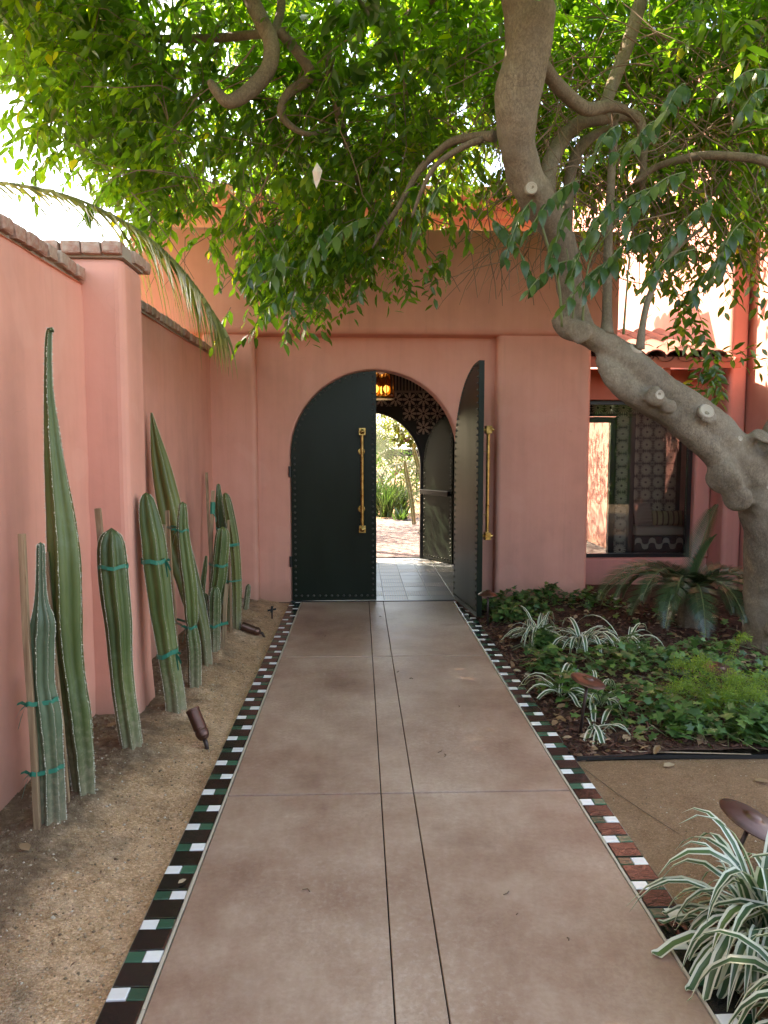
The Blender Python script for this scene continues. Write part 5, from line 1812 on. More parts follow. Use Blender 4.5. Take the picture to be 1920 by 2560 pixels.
twl = []
V1, F1, T1 = sprays(CLUMPS_NEAR, .10, 15, 13, .36, .104, twl, (.6, 5.5, 3.6), 11)  # left leaves tinted lighter to stand in for sunlight on them
V2, F2, T2 = sprays(CLUMPS_RIGHT, -.02, 14, 12, .40, .104, twl, (1.5, 5.3, 3.2), 12)
V3, F3, T3 = sprays(CLUMPS_TOP, 0, 19, 13, .60, .15, [], (.3, 5.0, 4.0), 13)
V = np.vstack([V1, V2, V3])
F = np.vstack([F1, F2 + len(V1), F3 + len(V1) + len(V2)])
crown = link('crown', fast_mesh('crown', V, F, M['leaf'], tint=np.concatenate([T1, T2, T3])), tree)
crown['kind'] = 'stuff'
# twigs: spray stems, plus the bare tangle on the right
tb = MB()
for a, m_, e in twl[::2]:
    tb.tube([a, m_, e], [.0035, .0028, .0015], 3, cap=False)
rt = random.Random(21)
for k in range(520):
    if k < 430:
        p = Vector((rt.uniform(1.0, 3.1), rt.uniform(4.9, 6.2), rt.uniform(3.0, 4.6)))
    else:
        p = Vector((rt.uniform(-1.6, 1.0), rt.uniform(5.0, 6.2), rt.uniform(3.3, 4.5)))
    d = Vector((rt.gauss(0, .7), rt.gauss(0, .35), rt.gauss(-.45, .55))).normalized()
    pts = [p]
    for i in range(7):
        d = (d + Vector((rt.gauss(0, .18), rt.gauss(0, .12), rt.gauss(-.07, .14)))).normalized()
        p = p + d * rt.uniform(.08, .17)
        if p.z < 2.75: break
        pts.append(p.copy())
    if len(pts) < 3: continue
    r0 = rt.uniform(.0022, .0065)
    tb.tube(pts, [r0 * (1 - .75 * i / len(pts)) for i in range(len(pts))], 4, cap=False)
tb.build('twigs', M['twig'], tree, smooth=True, recalc=False, kind='stuff')
st_ = MB()
for ln in ([(1.384, 4.9, 2.40, .011), (1.335, 4.85, 2.7, .009), (1.219, 4.8, 3.001, .008), (1.153, 4.8, 3.295, .005)],
           [(1.522, 4.9, 2.40, .010), (1.517, 4.85, 2.579, .008), (1.547, 4.8, 2.855, .006), (1.7, 4.6, 3.05, .004)],
           [(1.826, 4.95, 2.36, .010), (1.84, 4.95, 2.65, .007), (1.871, 5.0, 2.912, .005)],
           [(1.45, 4.9, 2.42, .007), (1.43, 4.8, 2.6, .006), (1.33, 4.65, 2.85, .004)]):
    S = spline(ln, 4)
    st_.tube([s[:3] for s in S], [s[3] for s in S], 6)
st_.build('water_shoots', M['stem_green'], tree, smooth=True, kind='stuff')

# near sprays of large glossy leaves: every leaf its own part
lm_ = []
for k in range(3):
    # a broad elliptic blade with a drip tip, folded along its midrib and curled to a different degree
    b = MB()
    fold, curl, wd = ((.16, -.10, .23), (.28, -.24, .25), (.08, .02, .21))[k]
    ns = 8
    for i in range(ns + 1):
        f = i / ns
        w = wd * math.sin(math.pi * f ** .82) ** .85 * (1 - .25 * f) if 0 < f < 1 else .006
        zc = curl * f * f + .05 * math.sin(math.pi * f)
        wv = .012 * math.sin(9 * f + k)
        b.v += [(f, -w, zc + fold * w + wv), (f, -w * .5, zc + fold * w * .62), (f, 0, zc), (f, w * .5, zc + fold * w * .62), (f, w, zc + fold * w - wv)]
    for i in range(ns):
        for q in range(4):
            b.f.append((5 * i + q, 5 * i + q + 1, 5 * i + q + 6, 5 * i + q + 5))
    b.m = [0] * len(b.f)
    me = b.mesh('leaf', M['leaf_big'], smooth=True, recalc=False)
    me.attributes.new('tint', 'FLOAT', 'FACE').data.foreach_set('value', np.full(len(me.polygons), (.2, .5, .8)[k], np.float32))
    lm_.append(me)


def place_leaf(p, d, up, s):
    d = Vector(d).normalized()
    up = Vector(up)
    y = up.cross(d).normalized()
    z = d.cross(y)
    o = link('leaf', rt.choice(lm_), tree)
    o.matrix_parent_inverse = Matrix.Identity(4)
    p = Vector(p) - tree.location
    mt = Matrix(((d.x, y.x, z.x, p.x), (d.y, y.y, z.y, p.y), (d.z, y.z, z.z, p.z), (0, 0, 0, 1)))
    o.matrix_basis = mt @ Matrix.Diagonal((s, s, s, 1))
    return o


NEAR_SPRAYS = [(.83, 4.6, 3.02, 1.06, 4.45, 2.62), (1.07, 4.5, 3.1, .87, 4.35, 2.7), (1.34, 4.45, 3.2, 1.0, 4.3, 2.85), (1.33, 4.5, 3.08, 1.15, 4.35, 2.7), (1.55, 4.4, 3.08, 1.24, 4.25, 2.57), (1.82, 4.3, 3.12, 1.36, 4.15, 2.81), (1.93, 4.3, 3.2, 1.52, 4.15, 2.86), (2.15, 4.4, 3.08, 1.71, 4.25, 2.58), (1.78, 4.45, 2.9, 1.34, 4.3, 2.48), (1.34, 4.5, 2.74, 1.01, 4.35, 2.51), (1.58, 4.45, 2.73, 1.23, 4.3, 2.42), (2.09, 4.5, 2.81, 1.72, 4.35, 2.54), (1.53, 4.3, 3.46, 1.33, 4.15, 3.22), (1.75, 4.3, 3.49, 1.54, 4.15, 3.24), (2.35, 4.2, 3.73, 2.01, 4.05, 3.53), (2.35, 4.2, 3.63, 2.12, 4.05, 3.43), (1.8, 4.4, 3.43, 1.49, 4.25, 3.28), (1.91, 4.3, 3.7, 1.74, 4.15, 3.47), (.54, 4.6, 3.22, .44, 4.45, 3.05), (-.4, 4.7, 2.72, -.62, 4.55, 2.63), (-.46, 4.7, 2.9, -.53, 4.55, 2.63), (-.16, 4.6, 2.98, -.32, 4.45, 2.63), (.07, 4.6, 3.01, -.21, 4.45, 2.77), (-.65, 4.8, 2.8, -.72, 4.65, 2.59), (2.49, 4.7, 3.04, 2.24, 4.55, 2.65), (2.42, 4.8, 2.83, 2.17, 4.65, 2.56)]
HANGING = [(-.46, 5.3, 2.74, -.54, 5.2, 2.31), (-.6, 5.4, 2.7, -.74, 5.3, 2.51), (-.26, 5.5, 2.79, -.42, 5.4, 2.5), (.02, 5.6, 2.88, -.02, 5.5, 2.65), (.31, 5.7, 2.94, .37, 5.6, 2.71), (.68, 5.8, 3.15, .54, 5.7, 2.8), (.61, 5.8, 3.01, .47, 5.7, 2.88), (2.58, 5.6, 2.83, 2.82, 5.5, 2.0), (2.44, 5.7, 2.93, 2.81, 5.6, 2.23), (2.78, 5.6, 2.34, 3.17, 5.5, 2.25), (2.87, 5.6, 2.12, 2.64, 5.5, 2.0), (2.8, 5.6, 2.2, 2.6, 5.5, 1.96), (2.75, 5.6, 2.3, 2.62, 5.5, 2.12), (2.87, 5.7, 3.29, 2.91, 5.6, 2.76), (2.32, 5.6, 3.04, 2.21, 5.5, 2.74), (2.71, 5.8, 2.95, 2.45, 5.7, 2.42), (2.97, 5.6, 3.12, 3.08, 5.5, 2.6), (2.5, 5.7, 3.1, 2.42, 5.6, 2.8), (2.6, 5.7, 3.2, 2.75, 5.6, 2.85),
           (-2.62, 6.5, 4.25, -2.81, 6.4, 4.17), (-2.47, 6.5, 4.1, -2.55, 6.4, 3.9), (-1.75, 6.3, 3.65, -1.92, 6.2, 3.43), (-2.6, 6.2, 4.49, -2.68, 6.1, 4.44)]
nst = MB()
for sp_ in NEAR_SPRAYS:
    a, e = Vector(sp_[:3]), Vector(sp_[3:])
    d = (e - a)
    L = d.length
    pts = [a.lerp(e, k / 6) + Vector((0, 0, .12 * L * math.sin(math.pi * k / 6))) for k in range(7)]
    nst.tube(pts, [.0035] * 6 + [.002], 5)
    n = max(5, int(L / .040))
    for k in range(n):
        f = (k + .7) / n
        i = min(int(f * 6), 5)
        p = pts[i].lerp(pts[i + 1], f * 6 - i)
        sd = d.cross(Vector((0, 0, 1))).normalized() * (1 if k % 2 else -1)
        ld = d.normalized() * .55 + sd * .55 + Vector((rt.gauss(0, .15), rt.gauss(0, .15), -.85 + rt.gauss(0, .25)))
        place_leaf(p, ld, Vector((rt.gauss(0, .45), -.7 + rt.gauss(0, .3), .8)), rt.uniform(.08, .15))
nst.build('spray_stems', M['stem_green'], tree, smooth=True, kind='stuff')
Pp, Dd, Nn, Ss, Ww, Tt = [], [], [], [], [], []
hs = MB()
for sp_ in HANGING:
    a, e = Vector(sp_[:3]), Vector(sp_[3:])
    d = e - a
    L = d.length
    hs.tube([a, a.lerp(e, .5) + Vector((0, 0, .05 * L)), e], [.003, .0025, .0015], 4)
    for j in range(3):
        dj = d + Vector((rt.gauss(0, .12), rt.gauss(0, .12), rt.gauss(0, .08))) * (0 if j == 0 else 1)
        n = max(5, int(L / .042))
        for k in range(n):
            p = a + dj * ((k + .6) / n)
            sd = dj.cross(Vector((0, 1, .3))).normalized() * (1 if k % 2 else -1)
            ld = dj.normalized() * .7 + sd * .75 + Vector((0, 0, -.25)) + Vector([rt.gauss(0, .2) for _ in range(3)])
            Pp.append(p); Dd.append(ld); Nn.append((rt.gauss(0, .4), -.5 + rt.gauss(0, .3), .8)); Ss.append(rt.uniform(.07, .115)); Ww.append(rt.uniform(.8, 1.2)); Tt.append(min(1, max(0, rt.gauss(.4, .18))))
V_, F_ = leaves_arrays(np.array([tuple(p) for p in Pp]), np.array([tuple(p) for p in Dd]), np.array(Nn), np.array(Ss), np.array(Ww))
ho = link('hanging_sprays', fast_mesh('hanging_sprays', V_, F_, M['leaf'], tint=np.repeat(Tt, 8)), tree)
ho['kind'] = 'stuff'
hs.build('hanging_stems', M['twig'], tree, smooth=True, kind='stuff')
dl = MB()
dl.add([(-.27, 4.8, 3.42), (-.30, 4.79, 3.36), (-.265, 4.77, 3.35), (-.235, 4.79, 3.365), (-.29, 4.80, 3.30), (-.25, 4.79, 3.31), (-.275, 4.80, 3.255)],
       [(0, 1, 2), (0, 2, 3), (1, 4, 2), (2, 5, 3), (2, 4, 5), (4, 6, 5)])
o = dl.build('dead_leaf', NT('bleached leaf').fin((.52, .42, .34), .8), tree)
o['label'] = 'pale curled dead leaf caught in the crown'


# ================================================================== PLANTING BED: IVY, STRIPED PLANTS, CYCAD, FERN, PATH LIGHTS
IV = np.array([(0, 0, 0), (-.12, -.42, .03), (.30, -.26, .0), (.42, -.56, .02), (.62, -.22, -.01), (1.0, 0, -.08), (.62, .22, -.01), (.42, .56, .02), (.30, .26, .0), (-.12, .42, .03), (.34, 0, .05)])
IF = np.array([(10, i, i + 1) for i in range(0, 9)] + [(10, 9, 0)])


def ivy_patch(n, fxy, seed, smin, smax, hmax):
    r = np.random.default_rng(seed)
    V, F, T = [], [], []
    for k in range(n):
        x, y, hh = fxy(r)
        z = bed_z(x, y) + .012 + hh * hmax * r.random() ** .8
        s = r.uniform(smin, smax)
        az = r.random() * 6.28
        Rm = np.array(Matrix.Rotation(az, 3, 'Z') @ Matrix.Rotation(r.normal(.15, .35), 3, 'Y') @ Matrix.Rotation(r.normal(0, .35), 3, 'X'))
        V.append((IV * (1, r.uniform(.8, 1.1), 1) * s) @ Rm.T + (x, y, z))
        F.append(IF + 11 * k)
        t = r.normal(.45, .2) + (.3 if r.random() < .08 else 0)
        T.append(np.full(10, min(1, max(0, t))))
    return np.vstack(V), np.vstack(F), np.concatenate(T)


PATCH = [(1.35, 4.35, .22), (1.62, 3.98, .28), (1.95, 3.75, .30), (2.4, 3.72, .32), (2.9, 3.85, .35), (1.75, 4.75, .34), (2.2, 4.5, .38), (2.65, 4.35, .40), (3.1, 4.5, .4), (2.0, 5.0, .28), (2.5, 4.95, .30),
         (1.3, 6.75, .18), (1.55, 6.95, .2), (1.9, 7.02, .2), (1.35, 6.35, .13), (2.3, 6.9, .25), (1.6, 6.5, .15), (1.32, 4.85, .16), (3.3, 4.0, .4), (1.75, 3.65, .15), (2.15, 3.62, .18), (2.6, 3.6, .2), (3.0, 3.62, .22), (2.05, 3.55, .14), (2.4, 3.53, .16), (2.8, 3.53, .16), (2.25, 3.55, .14), (1.42, 5.35, .10)]


def ivy_xy(r):
    while True:
        c = PATCH[int(r.integers(len(PATCH)))]
        if r.random() < .06:
            x, y = 1.2 + 2.2 * r.random(), 3.6 + 3.4 * r.random()
            return x, y, .3
        x, y = c[0] + r.normal(0, c[2] * .55), c[1] + r.normal(0, c[2] * .5)
        if x < 1.14 or y < 3.46 or y > 7.18: continue
        d = math.hypot(x - c[0], y - c[1]) / c[2]
        return x, y, max(.15, 1 - d * .6)


V, F, T = ivy_patch(4300, ivy_xy, 31, .034, .078, .20)
o = link('ivy_ground_cover', fast_mesh('ivy_ground_cover', V, F, M['ivy'], tint=T))
o['kind'] = 'stuff'
ivs = MB()
for k in range(260):
    x, y, hh = ivy_xy(r_)
    z = bed_z(x, y) + .02
    a = r_.random() * 6.28
    ivs.tube([(x, y, z), (x + .08 * math.cos(a), y + .08 * math.sin(a), z + .05), (x + .18 * math.cos(a + .4), y + .18 * math.sin(a + .4), z + .02)], .0018, 3, cap=False)
o = ivs.build('ivy_runners', M['stem_green'], kind='stuff', recalc=False)

# dry litter (uncountable) and single fallen leaves
r2 = np.random.default_rng(8)
n = 420
xs = 1.12 + 2.2 * r2.random(n) ** 1.3
ys = 3.47 + 3.6 * r2.random(n) ** 1.3
P = np.array([(x, y, bed_z(x, y) + .012 + .012 * r2.random()) for x, y in zip(xs, ys)])
a = r2.random(n) * 6.28
D = np.stack([np.cos(a), np.sin(a), r2.normal(0, .15, n)], 1)
V, F = leaves_arrays(P, D, np.stack([r2.normal(0, .35, n), r2.normal(0, .35, n), np.ones(n)], 1), r2.uniform(.04, .09, n), r2.uniform(.9, 1.4, n))
o = link('leaf_litter', fast_mesh('leaf_litter', V, F, M['dead'], tint=np.repeat(r2.random(n), 8)))
o['kind'] = 'stuff'


def fallen(label, x, y, z, s, az, tint, tilt=0.1, mat='dead'):
    V, F = leaves_arrays(np.zeros((1, 3)), np.array([(math.cos(az), math.sin(az), tilt)]), np.array([(.1, -.15, 1.)]), np.array([s]), np.array([1.25]))
    V = V + (0, 0, .006)
    me = fast_mesh('fallen_leaf', V, F, M[mat], tint=np.full(8, tint), smooth=True)
    o = link('fallen_leaf', me, None, (x, y, z))
    return tag(o, label, 'leaf', 'fallen leaves on the ground')


fallen('yellow brown fallen leaf on the soil beside the bluish bottle shaped cactus', -1.235, 2.58, soil_z(-1.235, 2.58) + .004, .075, 2.4, .62)
fallen('small dry leaf curled behind the tallest cactus at the pier foot', -1.36, 3.75, soil_z(-1.36, 3.75) + .01, .07, .8, .35)
fallen('orange dry leaf lying alone on the packed gravel', 1.865, 3.20, -.008, .075, -.6, .55, .2)
fallen('pale leaf on the gravel just below the bed edging', 1.50, 3.36, -.008, .07, .3, .8)
fallen('broad curled dry leaf at the front edge of the ivy', 1.78, 3.50, .012, .10, .5, .72, .1)
fallen('brown leaf beside the broad curled one at the ivy front edge', 1.93, 3.53, .014, .08, 2.2, .5, .2)
fallen('tan leaf propped on bark at the foot of the nearer tilted path light', 1.40, 3.60, .02, .09, 1.1, .8, .15)
fallen('pale leaf lying on a black tile of the left border', -.655, 2.455, .003, .035, .8, .95)
for i, (x, y) in enumerate(((.30, 2.55), (.55, 2.45), (.62, 2.62))):
    pass

# twigs and specks lying on the concrete
sc_ = MB()
for x, y, L, a in ((-.18, 2.40, .03, 2.2), (.52, 2.25, .012, .3), (.50, 2.36, .03, .2), (.66, 2.12, .012, 1.2), (.40, 3.55, .04, .4), (.43, 3.5, .03, 1.), (.26, 4.9, .03, .7), (.36, 4.75, .025, 2.2), (.74, 1.62, .05, .5), (.6, 4.2, .02, 1), (-.3, 5.9, .02, .4), (.2, 6.6, .025, 1.9)):
    sc_.tube([(x, y, .003), (x + L * .5 * math.cos(a), y + L * .5 * math.sin(a), .006), (x + L * math.cos(a + .5), y + L * math.sin(a + .5), .003)], .0022, 4)
o = sc_.build('path_debris', M['twig'], kind='stuff')


def striped_plant(label, c, n, L, W, spread, seed, toward=None, lift=(30, 80), rise=0.0):
    """A clump of arching cream-edged blades; every blade its own part."""
    t = thing('striped_plant', label, 'plant', c, 'striped plants along the path')
    rr = random.Random(seed)
    c = Vector(c)
    for k in range(n):
        az = rr.uniform(0, 2 * math.pi) if toward is None else toward + rr.gauss(0, spread)
        l = L * rr.uniform(.6, 1.15)
        h = Vector((math.cos(az), math.sin(az), 0))
        el = R(rr.uniform(*lift))
        d = h * math.cos(el) + Vector((0, 0, math.sin(el)))
        p = c + Vector((rr.gauss(0, .03), rr.gauss(0, .03), 0.0 + rise * rr.random()))
        w = W * rr.uniform(.75, 1.2)
        tw = rr.gauss(0, .25)
        segs = 9
        b = MB()
        bend = rr.uniform(.24, .44)
        for i in range(segs + 1):
            f = i / segs
            ww = w * (min(1, .45 + f * 2.2) if f < .3 else 1) * (1 - max(0, (f - .55) / .45) ** 1.6) + .0006
            s = d.cross(Vector((0, 0, 1)))
            if s.length < .05: s = h.cross(Vector((0, 0, 1)))
            s = (s.normalized() + Vector((0, 0, 1)) * tw * .4).normalized()
            nn = s.cross(d).normalized()
            for q, lf in ((-1, .22), (-.52, .05), (-.1, -.04), (.1, -.04), (.52, .05), (1, .22)):
                b.v.append(tuple(p + s * ww * q + nn * ww * lf))
            p = p + d * l / segs
            zd = d.z
            dl = d.length
            d = (d + Vector((0, 0, -bend * (0.5 + f * 1.3) * max(.25, h.dot(d) + .4)))).normalized() * (1 if dl > .5 else .12)
            if p.z < c.z + .012 and d.z < 0:
                d = Vector((d.x, d.y, .02)).normalized() * .12
                p.z = max(p.z, c.z + .008)
        st = 6
        for i in range(segs):
            for q in range(5):
                a = i * st + q
                b.f.append((a, a + 1, a + st + 1, a + st))
                b.m.append((1, 0, 0 if rr.random() < .8 else 0, 0, 1)[q])
        me = b.mesh('blade', [M['blade'], M['blade_w']], smooth=True, recalc=False)
        at = me.attributes.new('tint', 'FLOAT', 'FACE')
        tv = min(1, max(0, rr.gauss(.5, .25)))
        at.data.foreach_set('value', np.full(len(me.polygons), tv, np.float32))
        link('blade', me, t)
    return t


striped_plant('big striped plant spilling over the path in the near right corner', (1.24, 2.03, .0), 115, .52, .0155, 1.0, 1, rise=.05)
striped_plant('striped plant crouching behind the near tall clump at the right frame edge', (1.42, 1.80, .0), 85, .54, .0155, 1.0, 2, rise=.08)
striped_plant('striped plant in the bottom right corner below the big spilling one', (1.22, 1.62, .0), 85, .48, .015, 1.0, 12, rise=.05)
striped_plant('wide fine leaved striped plant farthest along the bed', (1.44, 5.62, .05), 85, .44, .0105, 1, 3, lift=(18, 62))
striped_plant('fountain shaped striped plant in the middle of the bed', (1.66, 5.28, .06), 44, .44, .0145, 1, 4, lift=(18, 62))
striped_plant('striped plant with few stiff blades at the cycad front', (2.02, 5.30, .06), 22, .44, .0135, 1, 5, lift=(18, 62))
striped_plant('sparse striped plant beside the tiles left of the nearer tilted path light', (1.24, 4.30, .03), 11, .40, .0145, 1, 6, lift=(18, 62))
striped_plant('striped plant with a yellow blade just behind the nearer tilted path light', (1.45, 4.15, .03), 24, .34, .012, 1, 7, lift=(18, 62))
striped_plant('striped plant drooping at the post of the nearer tilted path light', (1.30, 3.82, .0), 12, .38, .0145, 1, 8, lift=(18, 62))


def frond(b, base, az, L, el, droop, nl, ll, lw, vee=.5, tmb=None):
    h = Vector((math.cos(az), math.sin(az), 0))
    d = h * math.cos(el) + Vector((0, 0, math.sin(el)))
    p = Vector(base)
    pts, ds = [p.copy()], [d.copy()]
    n = 12
    for i in range(n):
        p = p + d * L / n
        d = (d + Vector((0, 0, -droop / n * (1 + i * .12)))).normalized()
        pts.append(p.copy())
        ds.append(d.copy())
    b.tube(pts, [.008 * (1 - .7 * i / n) for i in range(n + 1)], 5, m=1)
    for k in range(nl):
        f = .12 + .88 * k / nl
        i = min(int(f * n), n - 1)
        q = pts[i].lerp(pts[i + 1], f * n - i)
        dd = ds[i]
        side = dd.cross(Vector((0, 0, 1))).normalized()
        up = side.cross(dd)
        l = ll * math.sin(math.pi * min(1, .18 + .80 * f)) ** .6 * (1.0 if f < .9 else .8)
        for sg in (-1, 1):
            ld = (side * sg * .80 + dd * .70 + up * vee * .55).normalized()
            t1 = q + ld * l * .45 - Vector((0, 0, .0))
            t2 = q + ld * l + Vector((0, 0, -.02))
            wv = dd * lw
            o = len(b.v)
            b.v += [tuple(q - wv * .7), tuple(q + wv * .7), tuple(t1 + wv), tuple(t1 - wv), tuple(t2)]
            b.f += [(o, o + 1, o + 2, o + 3), (o + 3, o + 2, o + 4)]
            b.m += [0, 0]
    return pts


sago = thing('cycad', 'dark green cycad with arching feathery fronds before the window', 'plant', (2.85, 6.0, .02))
MB().lathe([(.08, -.05), (.09, .06), (.085, .2), (.07, .27), (.03, .32)], (2.85, 6.0, .0), 14).build('trunk', M['bark'], sago, smooth=True)
rs = random.Random(9)
for (x, y, z, L, k) in ((1.88, 5.75, .45, 1.10, 0), (1.98, 5.55, .2, 1.05, 0), (2.10, 5.35, .2, .95, 0), (2.45, 5.3, .25, .85, 0), (2.92, 5.35, .1, .80, 0), (3.25, 5.6, .25, .80, 0), (3.55, 6.2, .6, .9, 0), (3.25, 6.15, 1.02, .85, 1),
                        (2.60, 6.35, .75, .7, 0), (2.12, 6.15, .68, .95, 0), (3.6, 5.85, .45, .9, 0), (2.3, 6.6, .6, .8, 0), (3.0, 6.8, .8, .8, 0), (2.3, 5.25, .2, .98, 0), (2.62, 5.1, .2, .95, 0), (2.95, 5.1, .2, .92, 0), (3.2, 5.2, .2, .92, 0), (2.75, 5.55, .5, .62, 0), (2.3, 5.75, .62, .8, 0), (3.05, 5.75, .75, .6, 1), (2.6, 5.75, .3, .7, 0)):
    b = MB()
    az = math.atan2(y - 6.0, x - 2.85)
    el = R(76 if k else rs.uniform(44, 58))
    frond(b, (2.85, 6.0, .30), az + rs.uniform(-.08, .08), L, el, (.55 if k else rs.uniform(1.5, 1.9)), 62, .18, .0048, .6)
    me = b.mesh('frond', [M['sago'], M['stem_green']], recalc=False)
    at = me.attributes.new('tint', 'FLOAT', 'FACE')
    tv = np.clip(np.random.default_rng(int(L * 1000) + int(x * 100)).normal(.45, .14, len(me.polygons)), 0, 1)
    at.data.foreach_set('value', tv.astype(np.float32))
    link('frond', me, sago)

fern = thing('feathery_fern', 'bright green feathery fern sprawling at the front of the ivy', 'plant', (2.15, 3.95, .05))
rf = np.random.default_rng(15)
plumes = [((2.05, 3.98), (1.80, 3.95), .16), ((2.05, 3.98), (1.88, 4.12), .24), ((2.1, 3.95), (2.05, 3.78), .14), ((2.1, 3.95), (2.22, 3.75), .16), ((2.15, 3.95), (2.38, 3.86), .22), ((2.12, 4.0), (2.30, 4.05), .42), ((2.1, 4.0), (2.0, 4.1), .26),
          ((2.1, 3.98), (1.75, 4.05), .10), ((2.12, 3.97), (2.45, 3.95), .14), ((2.1, 3.98), (2.15, 3.86), .22), ((2.08, 3.98), (1.93, 3.80), .10), ((2.12, 4.0), (2.5, 3.8), .1)]
for pi, (a, e, h) in enumerate(plumes):
    P, D, N = [], [], []
    A, E_ = np.array((*a, .05)), np.array((*e, .05))
    thin = 1 if pi != 5 else .45
    for k in range(int(850 * thin)):
        f = rf.random() ** .8
        q = A + (E_ - A) * f + (0, 0, h * math.sin(math.pi * (.5 * f + .12)) ** 1.0)
        P.append(q + rf.normal(0, .032 * thin * (1.15 - f * .6), 3))
        D.append(rf.normal(0, 1, 3) + (E_ - A) * 1.5)
        N.append(rf.normal(0, 1, 3))
    P, D, N = map(np.array, (P, D, N))
    P[:, 2] = np.maximum(P[:, 2], .03)
    V, F = leaves_arrays(P, D, N, rf.uniform(.011, .024, len(P)), np.full(len(P), .45))
    link('plume', fast_mesh('plume', V, F, M['fern'], tint=np.repeat(np.clip(rf.normal(.45, .2, len(P)), 0, 1), 8)), fern)['kind'] = 'stuff'


def path_light(label, base, top, tilt, az, r=.062, dome=False):
    """Bronze mushroom path light: slim post, tilted disc shade with a boss."""
    t = thing('path_light', label, 'path light', base, 'bronze path lights')
    base, top = Vector(base), Vector(top)
    MB().tube([base - Vector((0, 0, .04)), base.lerp(top, .5), top], [.0095, .0085, .0085], 12).build('post', M['bronze_dark'], t, smooth=True)
    ax = Vector((math.sin(tilt) * math.cos(az), math.sin(tilt) * math.sin(az), math.cos(tilt)))
    k = r / .062
    prof = [(.010 * k, -.012), (.050 * k, -.006), (.0612 * k, -.001), (.062 * k, .002), (.060 * k, .0045), (.045 * k, .010 + (.012 if dome else 0)), (.024 * k, .016 + (.02 if dome else 0)), (.016 * k, .019 + (.02 if dome else 0)), (.0155 * k, .023 + (.02 if dome else 0)), (.011 * k, .0265 + (.02 if dome else 0)), (.002, .0275 + (.02 if dome else 0))]
    MB().lathe(prof, top, 36, axis=ax).build('shade', M['bronze'], t, smooth=True)
    return t


path_light('big bronze path light nearest the viewer above the corner striped plant', (1.345, 2.46, -.01), (1.44, 2.47, .195), R(22), R(-22), .120)
path_light('tilted bronze path light standing beside the tile border mid bed', (1.205, 3.765, 0), (1.240, 3.75, .305), R(15), R(-30), .096)
path_light('bronze path light by the open door leaf and the far ivy', (1.142, 6.23, 0), (1.135, 6.2, .285), R(2), 0, .088, True)
path_light('bronze path light half buried by the feathery fern', (2.16, 4.25, .0), (2.21, 4.22, .215), R(12), R(-60), .108)
ed = MB()
pe = [(1.095 + .28 * k, 3.452 + .012 * math.sin(k * 1.3), 0) for k in range(6)]
for a, e in zip(pe[:-1], pe[1:]):
    a, e = Vector(a), Vector(e)
    m_ = (a + e) / 2
    ed.obox(m_ + Vector((0, 0, .004)), (e - a) / 2, (0, .005, 0), (0, 0, .010))
o = ed.build('bed_edging', M['black'])
tag(o, 'short low black edging strip between the ivy bed and the gravel', 'edging')
stk = MB().tube([(1.30, 3.50, .02), (1.62, 3.45, .028), (1.98, 3.43, .022)], [.003, .003, .002], 5).build('dry_stalk', M['dead'])
stk.data.attributes.new('tint', 'FLOAT', 'FACE').data.foreach_set('value', np.full(len(stk.data.polygons), .95, np.float32))
tag(stk, 'long pale dry stalk lying along the bed edging', 'stalk')
hose = MB().tube([(1.10, 3.36, -.004), (1.17, 3.1, -.004), (1.24, 2.9, -.004), (1.30, 2.75, -.006)], [.0022, .0022, .002, .001], 5).build('dry_runner', M['twig'])
tag(hose, 'thin dry runner trailing on the gravel beside the tile border', 'stalk')


# unseen hedge added behind the viewer: it darkens the door's and the glass's reflections
hdg = thing('hedge', 'unseen tall green hedge added behind the viewer to darken reflections', 'hedge', (0, -6.0, 0))
rh = np.random.default_rng(61)
MB().box(-9, 9, -7.0, -6.15, -.09, 3.2).build('inner_mass', M['ivy'], hdg)
nh = 9000
P = np.stack([rh.uniform(-9, 9, nh), -6.15 + rh.random(nh) * .3, rh.uniform(0, 3.35, nh)], 1)
V, F = leaves_arrays(P, np.stack([rh.normal(0, .5, nh), np.ones(nh) * .5, rh.normal(-.3, .4, nh)], 1), rh.normal(0, .5, (nh, 3)) + (0, .5, 1), rh.uniform(.12, .2, nh), np.full(nh, 1.4))
link('foliage', fast_mesh('foliage', V, F, M['leaf'], tint=np.repeat(rh.random(nh) * .6, 8)), hdg)['kind'] = 'stuff'


# ================================================================== PALM BEHIND THE GARDEN WALL
palm = thing('palm_tree', 'palm behind the garden wall with a long frond drooping over the coping', 'palm tree', (-3.9, 5.2, 0))
MB().tube([(-3.9, 5.2, -.1), (-3.85, 5.2, 1.5), (-3.8, 5.15, 2.9)], [.2, .16, .15], 14).build('trunk', M['bark'], palm, smooth=True)


